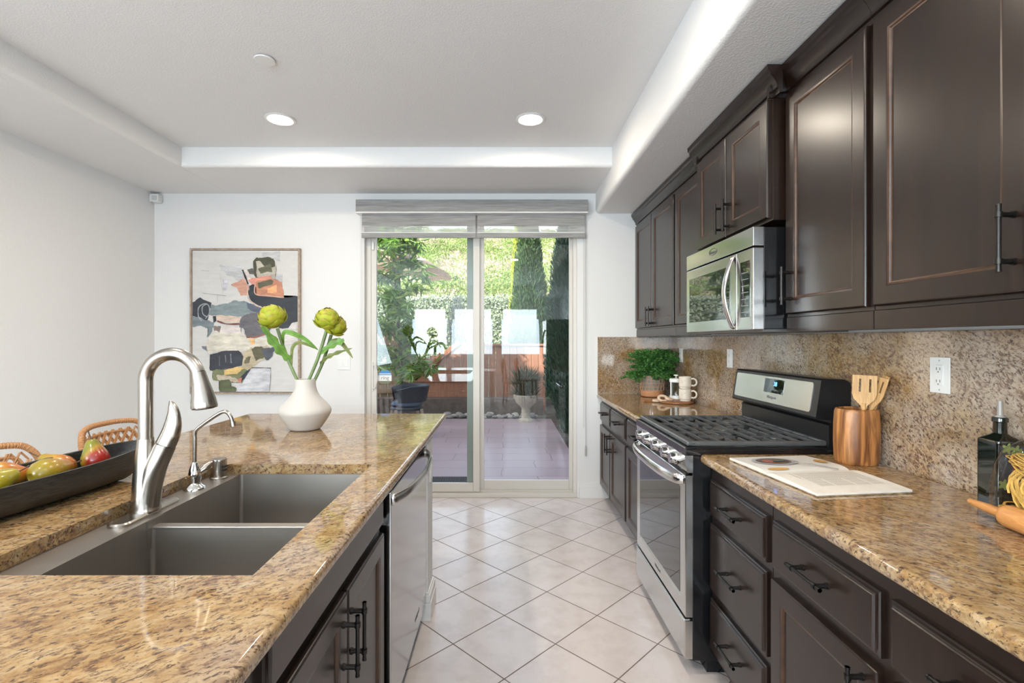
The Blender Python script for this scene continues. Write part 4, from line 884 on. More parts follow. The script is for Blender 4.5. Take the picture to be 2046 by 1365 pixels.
def pearmat(name, g, r_, axis, off, y=(.36, .21, .02)):
    m, t, b_, o = nt(name); tc = t.nodes.new('ShaderNodeTexCoord'); vm = t.nodes.new('ShaderNodeVectorMath'); vm.operation = 'DOT_PRODUCT'; vm.inputs[1].default_value = axis; t.links.new(tc.outputs['Object'], vm.inputs[0])
    n = N(t, 'ShaderNodeTexNoise', Scale=22.0, Detail=4.0); t.links.new(tc.outputs['Object'], n.inputs[0])
    ad = t.nodes.new('ShaderNodeMath'); ad.operation = 'MULTIPLY_ADD'; t.links.new(n.outputs[0], ad.inputs[0]); ad.inputs[1].default_value = .35; t.links.new(vm.outputs['Value'], ad.inputs[2])
    c = ramp(t, ad.outputs[0], [(off, g), (off+.16, y), (off+.30, tuple((a+q)/2 for a, q in zip(y, r_))), (off+.42, r_)])
    n2 = N(t, 'ShaderNodeTexNoise', Scale=160.0, Detail=2.0); t.links.new(tc.outputs['Object'], n2.inputs[0])
    t.links.new(mix(t, ramp(t, n2.outputs[0], [(.62, (0, 0, 0)), (.72, (.4,)*3)]), c, (.20, .15, .03)), b_.inputs['Base Color']); b_.inputs['Roughness'].default_value = .28; b_.inputs['Coat Weight'].default_value = .3; return m
M['pear_red'] = pearmat('pear_skin_red', (.19, .18, .015), (.30, .016, .008), (13, -3, -5), .02); M['pear_y'] = pearmat('pear_skin_yellow', (.29, .21, .015), (.38, .11, .015), (3, 4, 4), .20); M['pear_o'] = pearmat('pear_skin_ochre', (.32, .21, .025), (.46, .10, .02), (6, 2, 5), .12, (.46, .25, .035)); M['pear_g'] = pearmat('pear_skin_green', (.35, .29, .012), (.40, .24, .02), (2, 2, 2), .40); M['pstem'] = plain('pear_stem', (.10, .06, .03), .6)
def pear(label, c, ax, s, m):
    t = thing('pear', label, 'pear', c, 'pears in the dough bowl'); q = Matrix.Translation(c) @ Vector(ax).to_track_quat('Z', 'Y').to_matrix().to_4x4() @ Matrix.Scale(s, 4)
    b = MB(); b.lathe([(.004, -.045), (.012, -.049), (.026, -.045), (.038, -.030), (.042, -.010), (.0385, .010), (.029, .030), (.022, .045), (.0175, .056), (.010, .063), (.003, .061)], (0, 0, 0), 28); b.bm.transform(q); part('body', b, m, t)
    b = MB(); b.tube(smooth_path([(0, 0, .058), (.001, 0, .075), (.004, .001, .092), (.0045, .001, .096)], 4), interp([.0018, .0017, .0022, .003], 4), 8); b.bm.transform(q); part('stem', b, 'pstem', t)
pear('tall red and green pear standing upright at the right end of the dough bowl', (-1.328, 1.600, CT+.088), (-.25, .04, .95), .92, 'pear_red')
pear('yellow orange pear leaning with its stem up behind the others in the dough bowl', (-1.410, 1.560, CT+.070), (-.75, -.25, .52), .9, 'pear_o')
pear('olive yellow pear lying on its side in the middle of the dough bowl', (-1.340, 1.452, CT+.080), (.20, .97, .10), .98, 'pear_y')
pear('yellow pear with a red cheek second from the left in the dough bowl', (-1.412, 1.392, CT+.084), (.55, .70, -.10), .96, 'pear_o')
pear('bright yellow green pear at the left edge of the picture, stem pointing up', (-1.345, 1.292, CT+.090), (.25, .95, .28), .95, 'pear_g')

# ---------------------------------------------------------------- rattan counter stools
st0 = thing('counter_stool', 'natural rattan counter stool with open woven back, farther one behind the faucet', 'stool', (-1.86, 2.415, 0), 'rattan counter stools'); SXo, SYo = -1.86, 2.415
def backpt(u, v):                      # u -1..1 across, v 0..1 up
    return Vector((SXo-.05+.055*u*u-.05*v, SYo+u*.205, .66+.305*v))
def rim_path():
    P = [backpt(-1, 0)]+[backpt(-1, k) for k in (.2, .4, .6, .72)]+[backpt(-.97, .84), backpt(-.88, .94), backpt(-.74, 1.0)]+[backpt(k, 1.02+.012*(1-k*k)) for k in (-.4, 0, .4)]+[backpt(.74, 1.0), backpt(.88, .94), backpt(.97, .84)]+[backpt(1, k) for k in (.72, .6, .4, .2, 0)]
    return smooth_path(P, 6)
def rattan_wrap(b, P, r, seg=10):
    n = len(P); R = [r*(1+.10*math.sin(i*2.4)) for i in range(n)]; b.tube(P, R, seg)
b = MB(); fine = smooth_path(rim_path(), 3); rattan_wrap(b, fine, .0125); part('back_frame', b, 'rattan', st0)
b = MB(); P2 = smooth_path([backpt(-.80, .1), backpt(-.80, .5), backpt(-.76, .76), backpt(-.6, .86), backpt(0, .88), backpt(.6, .86), backpt(.76, .76), backpt(.80, .5), backpt(.80, .1)], 8); b.tube(P2, .006, 8)
for k in range(-9, 10):
    for s_ in (-1, 1):
        for off in (0, .045):
            pts = []
            for j in range(9):
                v = .05+.86*j/8; u = (k*.19+off)+s_*(v-.5)*.9
                if abs(u) < .93 and v < 1.0-.16*max(0, abs(u)-.6)/.33: pts.append(backpt(u, v)+Vector((.003*s_, 0, 0)))
            if len(pts) > 1: b.tube(pts, .0036, 6)
part('back_weave', b, 'rattan', st0)
b = MB(); b.lathe([(.205, .640), (.215, .650), (.215, .665), (.20, .675), (.05, .672)], (SXo+.12, SYo, 0), 32); part('seat', b, 'rattan', st0)
b = MB(); ringp = [(SXo+.12+.215*math.cos(a), SYo+.215*math.sin(a), .30) for a in np.linspace(0, 2*PI, 33)[:-1]]; b.tube(ringp, .010, 8, closed=True); part('foot_ring', b, 'rattan', st0)
for sx_, sy_ in ((1, 1), (1, -1), (-1, 1), (-1, -1)):
    b = MB(); b.tube([(SXo+.12+sx_*.13, SYo+sy_*.13, .65), (SXo+.12+sx_*.17, SYo+sy_*.17, 0.002)], [.016, .014], 12); part('leg', b, 'rattan', st0)
dup(st0, (-1.86, 1.805, 0), label='natural rattan counter stool with open woven back, nearer one behind the pear bowl')

# ---------------------------------------------------------------- right counter: crock, utensils, book, bottle, pasta, rolling pin
ck = thing('utensil_crock', 'olive wood utensil crock with bold dark grain beside the range', 'crock', (1.338, 1.880, CT)); cX, cY = 1.338, 1.880
b = MB(); b.lathe([(.070, 0), (.074, .004), (.077, .020), (.079, .08), (.0785, .150), (.076, .195), (.072, .206), (.067, .208), (.064, .202), (.064, .03), (.01, .03)], (cX, cY, CT), 40, sy=.82); part('body', b, 'olive', ck)
def utensil(name, label, base, top, head, wd, slots, face):
    t = thing(name, label, 'utensil', base, 'wooden utensils in the crock'); base = Vector(base); top = Vector(top); ax = (top-base).normalized(); L = (top-base).length
    sd_ = Vector(face).cross(ax).normalized(); nn = ax.cross(sd_)
    Mx = Matrix((( sd_.x, nn.x, ax.x, base.x), (sd_.y, nn.y, ax.y, base.y), (sd_.z, nn.z, ax.z, base.z), (0, 0, 0, 1)))
    b = MB(); h0 = L-head
    b.tube([Mx @ Vector((0, 0, z)) for z in (0, h0*.6, h0+.01)], [.006, .0065, .007], 10); part('handle', b, 'bamboo', t)
    b = MB(); outl = [(-.007, h0-.012), (-.010, h0), (-wd*.42, h0+.025), (-wd*.5, h0+.045), (-wd*.5, L-.006), (-wd*.46, L), (wd*.46, L), (wd*.5, L-.006), (wd*.5, h0+.045), (wd*.42, h0+.025), (.010, h0), (.007, h0-.012)]
    xs = sorted({-wd*.5, wd*.5}|{s_+d_ for s_ in slots for d_ in (-.003, .003)})
    b.loft([[Mx @ Vector((x, -.0025, z)) for x, z in outl[:4]+outl[8:]], [Mx @ Vector((x, .0025, z)) for x, z in outl[:4]+outl[8:]]])
    za, zb = h0+.045, L
    zs0, zs1 = h0+.052, (L-.014 if slots and len(slots) < 3 else L+.0)
    for i in range(len(xs)-1):
        x0, x1 = xs[i], xs[i+1]
        if any(abs((x0+x1)/2-s_) < .0031 for s_ in slots):
            b.box(x0, x1, -.0025, .0025, za-.0005, zs0, mat=Mx)
            if zs1 < L-.001: b.box(x0, x1, -.0025, .0025, zs1, zb, mat=Mx)
        else: b.box(x0, x1, -.0025, .0025, za-.0005, zb, .0008, mat=Mx)
    part('blade', b, 'bamboo', t, smooth=False)
utensil('spatula', 'wide bamboo spatula with two slots in the wooden crock', (cX+.006, cY-.02, CT+.035), (cX+.010, cY-.03, CT+.336), .115, .076, (-.017, .014), (-.55, -.85, .1))
utensil('slotted_turner', 'narrow bamboo turner with slots leaning right in the crock', (cX+.0, cY+.0, CT+.033), (cX+.062, cY-.045, CT+.328), .11, .050, (-.010, .008), (-.85, -.5, .2))
utensil('wooden_fork', 'slim bamboo fork turned edge on at the far right of the crock', (cX+.01, cY+.012, CT+.033), (cX+.080, cY-.045, CT+.334), .105, .042, (-.010, 0.0, .010), (-.95, .2, .2))
# open cookbook
bkA = math.radians(7.0); bk = thing('cookbook', 'open cookbook lying on the near granite counter, one photo page and one text page', 'book', (.907, 1.700, CT)); BM_ = Matrix.Translation((.900, 1.700, CT)) @ Matrix.Rotation(bkA, 4, 'Z')
SL = .318
def page_z(t_): return .006+.016*math.exp(-((t_-.035)/.045)**2)*(1 if t_ > 0 else 1)+.006*(1-t_/.235) if t_ >= 0 else 0
def pagez(t_): a = abs(t_); return .004+.013*(1-math.exp(-a/.018))*max(0, 1-a/.26)**.6+.002
def page(sgn, depth):
    b = MB(); n = 16; top = []; L = []
    for i in range(n+1):
        t_ = depth*i/n; L.append((-sgn*t_, pagez(t_)))
    lo = [(0, y, .0035) for y, z in L]; 
    loops = []
    for s_ in (0, SL): loops.append([Vector((s_, y, z)) for y, z in L]+[Vector((s_, y, .0032)) for y, z in L[::-1]])
    b.loft(loops); b.bm.transform(BM_); return b
part('page_block', page(1, .232), plain('book_paper', (.80, .74, .66), .6, var=.04), bk, 'text page with pale cream paper'); pg2 = part('page_block', page(-1, .222), plain('photo_paper', (.74, .70, .64), .35), bk, 'photo page')
b = MB(); b.box(-.004, SL+.004, -.238, .228, 0.0002, .0030, .0008); b.bm.transform(BM_); part('cover', b, plain('book_cover', (.22, .16, .10), .4, var=.9, vscale=40), bk)
b = MB()
for i in range(30):
    s0 = .050+i*.0080
    if i in (1,): continue
    t0 = .040; t1 = .175 if i not in (8, 17, 24) else .110
    if i == 0: t1 = .10
    for k in range(6):
        a0 = t0+(t1-t0)*k/6; a1 = t0+(t1-t0)*(k+1)/6-.002; wv = .0022 if i else .004
        b.poly([(s0, -a0, pagez(a0)+.0004), (s0+wv, -a0, pagez(a0)+.0004), (s0+wv, -a1, pagez(a1)+.0004), (s0, -a1, pagez(a1)+.0004)], [(0, 1, 2, 3)])
b.bm.transform(BM_); part('text_lines', b, plain('book_ink', (.36, .31, .26), .6), bk, smooth=False)
def ell(b, cs, ct_, rs, rt, mi, dz, rot=0, n=28):
    vs_ = []
    for j in range(n):
        a = 2*PI*j/n; u = rs*math.cos(a); v = rt*math.sin(a); s_ = cs+u*math.cos(rot)-v*math.sin(rot); t_ = ct_+u*math.sin(rot)+v*math.cos(rot); vs_.append((s_, t_, pagez(t_)+dz))
    b.poly(vs_, [tuple(range(n))], mi)
b = MB()
for i in range(8):
    for j in range(5): pass
ell(b, .12, .125, .085, .062, 0, .0022); ell(b, .115, .125, .065, .047, 1, .0026); ell(b, .10, .12, .030, .028, 2, .0030); ell(b, .135, .135, .026, .024, 3, .0030); ell(b, .125, .105, .018, .018, 4, .0034); ell(b, .060, .022, .040, .010, 4, .0024); ell(b, .285, .10, .020, .028, 4, .0024)
b.bm.transform(BM_); part('photo_print', b, [plain('print_plate', (.46, .45, .43), .3), plain('print_dark', (.12, .07, .05), .3, var=.6, vscale=60), plain('print_red', (.38, .10, .05), .3), plain('print_green', (.12, .14, .06), .3), plain('print_orange', (.62, .34, .10), .3)], pg2, smooth=False)
sp = single('spoon', (lambda b: (b.tube([BM_ @ Vector((.15, .09, .0215)), BM_ @ Vector((.21, .045, .0225)), BM_ @ Vector((.262, .005, .0155)), BM_ @ Vector((.270, -.002, .0150))], [.0018, .002, .0026, .0036], 8, sx=.6, up=(0, 0, 1)), b.ico(BM_ @ Vector((.125, .108, .0205)), .018, 2, sc=(1.3, .9, .12)), b)[-1])(MB()), plain('dull_silver', (.42, .40, .37), .3, 1.0), BM_ @ Vector((.2, .05, .016)), 'slim grey spoon handle lying across the open cookbook', 'spoon')
# oil bottle
ob = thing('oil_bottle', 'tall square dark glass bottle with pourer against the backsplash', 'bottle', (1.375, 1.372, CT)); oX, oY = 1.375, 1.372; OR = Matrix.Translation((oX, oY, CT)) @ Matrix.Rotation(math.radians(-4), 4, 'Z')
def sq(h, r, z, n=4):
    lp = []
    for cx, cy, a0 in ((h-r, h-r, 0), (-h+r, h-r, 90), (-h+r, -h+r, 180), (h-r, -h+r, 270)):
        for q in range(n+1): a = math.radians(a0+90*q/n); lp.append(OR @ Vector((cx+r*math.cos(a), cy+r*math.sin(a), z)))
    return lp
b = MB(); b.loft([sq(.032, .008, 0), sq(.035, .009, .004), sq(.035, .009, .185), sq(.034, .010, .191), sq(.020, .014, .203), sq(.0150, .0149, .209), sq(.0145, .0144, .238), sq(.0175, .0174, .240), sq(.0175, .0174, .250), sq(.0155, .0154, .253)]); part('glass', b, plain('dark_green_glass', (.006, .009, .006), .05, 0, .7, ior=1.6), ob)
b = MB(); b.box(-.030, .030, -.0356, -.0345, .065, .180, .0002, mat=OR); ll = part('label', b, plain('slate_label', (.045, .050, .068), .5, var=.3, vscale=50), ob)
b = MB(); lf = [(.012*math.cos(a)*(1+.35*math.cos(5*a)), .012*math.sin(a)*(1+.35*math.cos(5*a))) for a in np.linspace(0, 2*PI, 40)[:-1]]
for dx, dz in ((.010, .167), (-.012, .172), (.018, .158), (-.022, .075)): b.poly([OR @ Vector((dx+u, -.0360, dz+v)) for u, v in lf], [tuple(range(len(lf)))], 0)
b.box(.002, .008, -.0362, -.0356, .115, .152, mi=1, mat=OR); b.box(-.001, .010, -.0362, -.0356, .085, .115, mi=2, mat=OR); part('label_art', b, [plain('print_leaf', (.25, .30, .10), .5), plain('print_crimson', (.30, .03, .04), .5), plain('print_greybrown', (.30, .22, .18), .5)], ll, smooth=False)
b = MB(); b.cyl((oX, oY, CT+.252), (oX, oY, CT+.258), .013, .011, 16); b.cyl((oX, oY, CT+.257), (oX, oY, CT+.298), .0075, .0060, 14); b.cyl((oX-.0005, oY-.003, CT+.258), (oX-.0005, oY-.003, CT+.293), .003, .003, 8, 1); part('pourer', b, [plain('frosted_pourer', (.50, .46, .42), .25, trans=.3), 'chrome'], ob)
# bag of pasta nests
gX, gY = 1.322, 1.232
fl = thing('pasta_bag', 'clear bag of dried pasta at the right edge, in front of the dark bottle', 'bag', (gX, gY, CT))
def lump(p, a, z): k = 1+.07*mnoise.noise(Vector((math.cos(a)*2, math.sin(a)*2, z*25)))+.04*mnoise.noise(Vector((math.cos(a)*7, math.sin(a)*7, z*60))); return Vector((gX+(p.x-gX)*k, gY+(p.y-gY)*k, p.z))
b = MB(); b.lathe([(.05, .001), (.072, .008), (.080, .04), (.079, .10), (.074, .145), (.060, .180), (.036, .205), (.016, .220), (.014, .228), (.026, .250), (.034, .262)], (gX, gY, CT), 48, fn=lump, cap1=False); part('film', b, 'film', fl)
b = MB(); b.poly([(gX-.016, gY-.012, CT+.224), (gX-.055, gY-.030, CT+.190), (gX-.060, gY-.046, CT+.206), (gX-.012, gY-.022, CT+.240)], [(0, 1, 2, 3)]); part('paper_tag', b, plain('tag_paper', (.62, .56, .50), .6), fl)
M['pasta'] = plain('egg_pasta', (.66, .41, .10), .45, var=.25, vscale=60)
def nest(label, c, R_, tilt, seed):
    rr_ = random.Random(seed); b = MB()
    for k in range(26):
        ph = rr_.random()*6.28; r0 = R_*(.35+.6*rr_.random()); P = []; tl = rr_.uniform(-.35, .35); t2 = rr_.uniform(-.35, .35); zz = rr_.uniform(-.012, .012)
        for j in range(19):
            a = ph+j/18*rr_.uniform(4.6, 5.0); r_ = r0*(1+.10*math.sin(3*a+ph)); P.append((r_*math.cos(a), r_*math.sin(a), zz+tl*r_*math.cos(a+ph)*.6+t2*r_*.2*math.sin(2*a)))
        b.tube(P, .0028, 6, sx=.45, up=(0, 0, 1))
    b.bm.transform(Matrix.Translation(c) @ Matrix.Rotation(tilt[0], 4, 'X') @ Matrix.Rotation(tilt[1], 4, 'Y')); return single('pasta_nest', b, 'pasta', c, label, 'pasta', 'pasta nests in the clear bag')
nest('flat golden pasta nest at the bottom of the clear bag', (gX, gY, CT+.026), .066, (0.1, .05), 1)
nest('big round pasta nest facing the viewer in the middle of the clear bag', (gX-.010, gY-.022, CT+.094), .062, (1.25, -.35), 2)
nest('pasta nest at the back of the clear bag against the backsplash', (gX+.018, gY+.020, CT+.085), .058, (1.2, .6), 3)
nest('topmost pasta nest under the gathered neck of the clear bag', (gX, gY, CT+.150), .056, (.3, .2), 4)
# rolling pin
rp = thing('rolling_pin', 'orange brown wooden rolling pin at the right edge of the counter', 'rolling pin', (1.233, 1.14, CT)); z_ = CT+.0285; p0 = Vector((1.262, 1.345, CT+.030)); p1 = Vector((1.215, .90, CT+.0285)); 
dd = (p1-p0).normalized(); L = (p1-p0).length; off = Vector((-.008, 0, 0))
b = MB(); ks = [.105, .108, .116, .125, L-.125, L-.116, L-.108, L-.105]; rs = [.010, .019, .0265, .028, .028, .0265, .019, .010]; b.tube([p0+dd*k for k in ks], rs, 28); part('barrel', b, 'pinwood', rp)
for a, c in ((0, 1), (L, -1)):
    b = MB(); b.tube([p0+dd*(a+c*k) for k in (0, .004, .02, .06, .095, .108)], [.003, .0065, .0085, .0118, .0125, .011], 20); part('handle', b, 'pinwood', rp)

# ---------------------------------------------------------------- far counter: fern, tray, press, mugs, links
fp_ = thing('potted_fern', 'bushy green fern in a woven glass pot in the far counter corner', 'plant', (1.230, 4.130, CT)); fX, fY = 1.230, 4.130
b = MB(); b.lathe([(.078, 0), (.090, .006), (.096, .03), (.094, .055), (.090, .060), (.085, .05), (.085, .012), (.02, .012)], (fX, fY, CT), 36); pot = part('pot_base', b, 'terracotta', fp_)
b = MB(); b.lathe([(.082, .05), (.088, .10), (.090, .17), (.086, .172), (.083, .10), (.078, .05)], (fX, fY, CT), 36, cap0=False, cap1=False); part('glass_pot', b, plain('pot_glass', (.62, .60, .56), .08, 0, .6, trans=.55), fp_)
b = MB()
for k in range(18):
    a = 2*PI*k/18
    for s_ in (-1, 1): b.tube([(fX+.0965*math.cos(a+s_*z*2.2), fY+.0965*math.sin(a+s_*z*2.2), CT+.055+z) for z in np.linspace(0, .12, 6)], .0021, 6)
for z in (.055, .085, .115, .145, .174): b.tube([(fX+.0970*math.cos(a), fY+.0970*math.sin(a), CT+z) for a in np.linspace(0, 2*PI, 29)[:-1]], .0026, 6, closed=True)
part('woven_cage', b, 'wicker', fp_)
rg_ = np.random.default_rng(3); Cc = []; Dd = []; stems = MB()
for k in range(130):
    a = rg_.uniform(0, 2*PI); el = rg_.uniform(.05, 1.35); L_ = rg_.uniform(.14, .30)*(1.0 if el > .5 else .92); h = Vector((math.cos(a)*math.cos(el), math.sin(a)*math.cos(el)*.78, math.sin(el)))
    base = Vector((fX, fY, CT+.165)); tip = base+h*L_; tip.z = min(tip.z, CT+.385); tip.x = min(tip.x, 1.405); tip.y = min(tip.y, 4.295); tip.z -= .05*(1-math.sin(el))
    mid = base.lerp(tip, .55)+Vector((0, 0, .03)); P = smooth_path([base, mid, tip], 8); 
    for i, p in enumerate(P[3:]):
        for q in range(9):
            ang = rg_.uniform(0, 2*PI); d_ = Vector((math.cos(ang), math.sin(ang), rg_.uniform(-.3, .7))); cpt = p+d_*rg_.uniform(0, .014)
            if cpt.x < 1.41 and cpt.y < 4.30: Cc.append(cpt); Dd.append(d_)
    stems.tube(P[::4], .0012, 5)
V_, F_ = cards(np.array(Cc), np.array(Dd), rg_.uniform(.013, .023, len(Cc)), rg_.uniform(.010, .017, len(Cc)))
rawmesh('foliage', [(V_, F_, 0)], leafmat('fern_leaf', [(.035, .14, .025), (.07, .23, .04), (.13, .33, .065), (.05, .17, .05)], .5, .2), ORG[fp_.name], fp_); part('stems', stems, plain('fern_stem', (.05, .12, .03), .6), fp_)
tr = thing('serving_board', 'round dark wood serving board under the french press and mugs', 'board', (1.290, 3.74, CT)); tX, tY = 1.288, 3.74
b = MB(); b.lathe([(.02, 0), (.125, 0), (.131, .004), (.131, .014), (.127, .018), (.02, .018)], (tX, tY, CT), 48, sy=1.25); part('board', b, 'acacia', tr)
b = MB(); b.box(tX-.235, tX-.118, tY-.005, tY+.03, CT+.0, CT+.016, .006); part('handle', b, 'acacia', tr)
ZT_ = CT+.018
fx, fy = 1.318, 3.805
fpn = thing('french_press', 'white french press with a glass beaker behind the two stacked mugs', 'french press', (fx, fy, ZT_))
b = MB(); b.lathe([(.046, 0), (.048, .002), (.048, .024), (.044, .027), (.02, .027)], (fx, fy, ZT_), 32); b.lathe([(.047, .128), (.050, .130), (.050, .150), (.046, .156), (.01, .160)], (fx, fy, ZT_), 32); 
for a in (200, 290, 20, 110): b.box(-.006, .006, .0455, .0495, .02, .132, mat=Matrix.Translation((fx, fy, ZT_)) @ Matrix.Rotation(math.radians(a), 4, 'Z'))
part('frame', b, 'plastic_white', fpn)
b = MB(); b.lathe([(.043, .027), (.043, .140), (.0415, .140), (.0415, .030), (.01, .030)], (fx, fy, ZT_), 32, cap0=False, cap1=False); part('beaker', b, 'glass', fpn)
b = MB(); b.cyl((fx, fy, ZT_+.158), (fx, fy, ZT_+.178), .004, .004, 10); b.lathe([(.006, .176), (.017, .177), (.018, .183), (.015, .186), (.003, .187)], (fx, fy, ZT_), 20); part('plunger', b, 'plastic_white', fpn)
b = MB(); b.tube(smooth_path([(fx+.044, fy+.02, ZT_+.135), (fx+.085, fy+.03, ZT_+.13), (fx+.088, fy+.03, ZT_+.06), (fx+.046, fy+.02, ZT_+.045)], 6), .006, 10); part('handle', b, 'plastic_white', fpn)
mx_, my_ = 1.338, 3.668
def mug(label, z0):
    t = thing('mug', label, 'mug', (mx_, my_, z0), 'cream mugs stacked on the board')
    b = MB(); b.lathe([(.036, 0), (.039, .003), (.0395, .014), (.0435, .017), (.0445, .022), (.0445, .088), (.0430, .090), (.0415, .088), (.0415, .02), (.01, .016)], (mx_, my_, z0), 36); part('body', b, 'mug', t)
    b = MB(); h_ = Vector((.80, -.45, 0)).normalized(); P = [Vector((mx_, my_, z0))+h_*r_+Vector((0, 0, z)) for r_, z in ((.042, .074), (.060, .077), (.076, .066), (.080, .050), (.075, .034), (.060, .025), (.042, .028))]; b.tube(smooth_path(P, 6), .0055, 12, sx=1.2, up=(0, 0, 1)); part('handle', b, 'mug', t)
    b = MB()
    for z, words in ((.060, ((-.55, .30), (-.12, .42))), (.048, ((-.50, .38),))):
        for a0, wd in words:
            for q in range(int(wd/.105)):
                a = math.radians(242)+a0+q*.105; r_ = .0448
                for zz in (0, .0028): b.poly([(mx_+r_*math.cos(a), my_+r_*math.sin(a), z0+z+zz), (mx_+r_*math.cos(a+.06), my_+r_*math.sin(a+.06), z0+z+zz), (mx_+r_*math.cos(a+.06), my_+r_*math.sin(a+.06), z0+z+zz+.0014), (mx_+r_*math.cos(a), my_+r_*math.sin(a), z0+z+zz+.0014)], [(0, 1, 2, 3)])
    part('print', b, plain('mug_print', (.22, .18, .15), .5), t, smooth=False)
mug('lower cream mug of the stack, standing on the round board', ZT_); mug('upper cream mug of the stack, sitting on another mug', ZT_+.0905)
def chain(label, c, rot, m='paleknot'):
    b = MB(); q = Matrix.Translation(c) @ Matrix.Rotation(rot[2], 4, 'Z') @ Matrix.Rotation(rot[0], 4, 'X') @ Matrix.Rotation(rot[1], 4, 'Y')
    P = [q @ Vector((.030*math.cos(a), .021*math.sin(a), 0)) for a in np.linspace(0, 2*PI, 25)[:-1]]; b.tube(P, .0105, 12, closed=True); return single('chain_link', b, m, c, label, 'ornament', 'pale wooden chain links beside the board')
chain('pale carved wooden chain link lying nearest the fern pot', (1.150, 3.735, CT+.0125), (0, 0, .5)); chain('pale carved wooden chain link standing tilted in the middle of the chain', (1.182, 3.700, CT+.033), (1.0, .2, -.5)); chain('pale carved wooden chain link resting against the white french press', (1.226, 3.690, CT+.0305), (.35, .1, .9))
# ================================================================ outside the sliding door
def patio_mat():
    m, t, b, o = nt('stamped_concrete'); br = t.nodes.new('ShaderNodeTexBrick'); br.offset = .37; br.squash = 1.5; br.squash_frequency = 3
    d = N(t, 'ShaderNodeTexNoise', Scale=3.0, Detail=3.0); v = coords(t); t.links.new(v, d.inputs[0]); ad = t.nodes.new('ShaderNodeVectorMath'); ad.operation = 'MULTIPLY_ADD'; t.links.new(d.outputs['Color'], ad.inputs[0]); ad.inputs[1].default_value = (.06, .06, 0); t.links.new(v, ad.inputs[2]); t.links.new(ad.outputs[0], br.inputs[0])
    for k, x in (('Scale', 1.0), ('Mortar Size', .006), ('Mortar Smooth', .4), ('Brick Width', .58), ('Row Height', .34)): br.inputs[k].default_value = x
    br.inputs['Color1'].default_value = (.34, .255, .275, 1); br.inputs['Color2'].default_value = (.40, .295, .315, 1); br.inputs['Mortar'].default_value = (.15, .11, .12, 1)
    n = N(t, 'ShaderNodeTexNoise', Scale=1.8, Detail=6.0); t.links.new(v, n.inputs[0])
    c = mix(t, ramp(t, n.outputs[0], [(.35, (0, 0, 0)), (.7, (.5,)*3)]), br.outputs['Color'], (.33, .24, .25)); t.links.new(c, b.inputs['Base Color']); b.inputs['Roughness'].default_value = .38
    bump(t, b, ramp(t, br.outputs['Fac'], [(0, (1, 1, 1)), (1, (0, 0, 0))]), .4, .004); return m
M['patio'] = patio_mat(); M['soil'] = plain('garden_soil', (.09, .07, .055), .9, var=.4, vscale=8, bmp=.4, bscale=20)
struct('patio', MB().box(-5.0, .82, WY1+.14, 8.82, -.09, -.012), 'patio')
struct('garden_ground', MB().box(-9.0, 8.0, WY1+.14, 13.2, -.3, -.03), 'soil')
b = MB(); b.box(-9.0, 6.0, WY0-.1, WY1+.14, 2.96, 6.2); b.box(-9.0, WX0-.13, WY1, WY1+.14, 0, 2.95); b.box(WX1+.13, 6.0, WY1, WY1+.14, 0, 2.95)
struct('wall_house_shade', b, plain('stucco', (.55, .50, .44), .8, bmp=.3, bscale=60))  # unseen upper storey and side walls, added and sized to shade the patio
# hillside with chaparral
def hill_z(x, y):
    t_ = max(0.0, (y-13.0)); z = -.05+.9*min(1, t_/1.0)+.352*t_
    if y > 37: z -= (y-37)**2*.055
    return z+.5*mnoise.noise(Vector((x*.13, y*.13, 3)))*min(1, t_/4)+.022*x*min(1, t_/10)*-1
nx, ny = 46, 40; V = []; Fc = []
for j in range(ny+1):
    for i in range(nx+1): x = -24+48*i/nx; y = 13.0+33*j/ny; V.append((x, y, hill_z(x, y)))
for j in range(ny):
    for i in range(nx): a = j*(nx+1)+i; Fc.append((a, a+1, a+nx+2, a+nx+1))
h = rawmesh('hillside', [(V, Fc, 0)], plain('dry_earth', (.36, .27, .19), .9, var=.45, vscale=1.2), (0, 13, 0)); h['kind'] = 'structure'
rs_ = np.random.default_rng(11); C1 = []; D1 = []; L1 = []; C2 = []; D2 = []
for k in range(1500):
    y = 14.2+24.5*rs_.random()**.85; x = rs_.uniform(-.42, .24)*y+rs_.uniform(-1, 1); r_ = rs_.uniform(.28, .85); z0 = hill_z(x, y); dry = mnoise.noise(Vector((x*.30, y*.22, 5)))+rs_.normal()*.22 > .17
    n_ = 46 if dry else 120
    v = rs_.normal(size=(n_, 3)); v /= np.linalg.norm(v, axis=1)[:, None]; v[:, 2] = np.abs(v[:, 2]); rad = r_*rs_.uniform(.72, 1.0, n_)
    p = np.array([x, y, z0])+v*rad[:, None]*np.array([1, 1, .75])
    if dry: C2.append(p); D2.append(v*[1, 1, 1]+[0, 0, .35]+rs_.normal(size=(n_, 3))*.25)
    else: C1.append(p); D1.append(v+rs_.normal(size=(n_, 3))*.7); L1.append(np.full(n_, 1.0))
C1 = np.concatenate(C1); D1 = np.concatenate(D1); C2 = np.concatenate(C2); D2 = np.concatenate(D2)
V1, F1 = cards(C1, D1, rs_.uniform(.06, .12, len(C1)), rs_.uniform(.05, .10, len(C1))); V2, F2 = cards(C2, D2, rs_.uniform(.10, .24, len(C2)), rs_.uniform(.02, .045, len(C2)))
sc = rawmesh('hillside_scrub', [(V1, F1, 0), (V2, F2, 1)], [leafmat('scrub_leaf', [(.12, .19, .045), (.20, .28, .07), (.27, .35, .10), (.16, .23, .06)], .6, .3), leafmat('dry_brush', [(.30, .25, .20), (.42, .37, .31), (.36, .30, .22)], .8, .15)], (0, 20, 2)); tag(sc, 'green and grey chaparral scrub covering the sunny hillside', 'shrubs'); sc['kind'] = 'stuff'
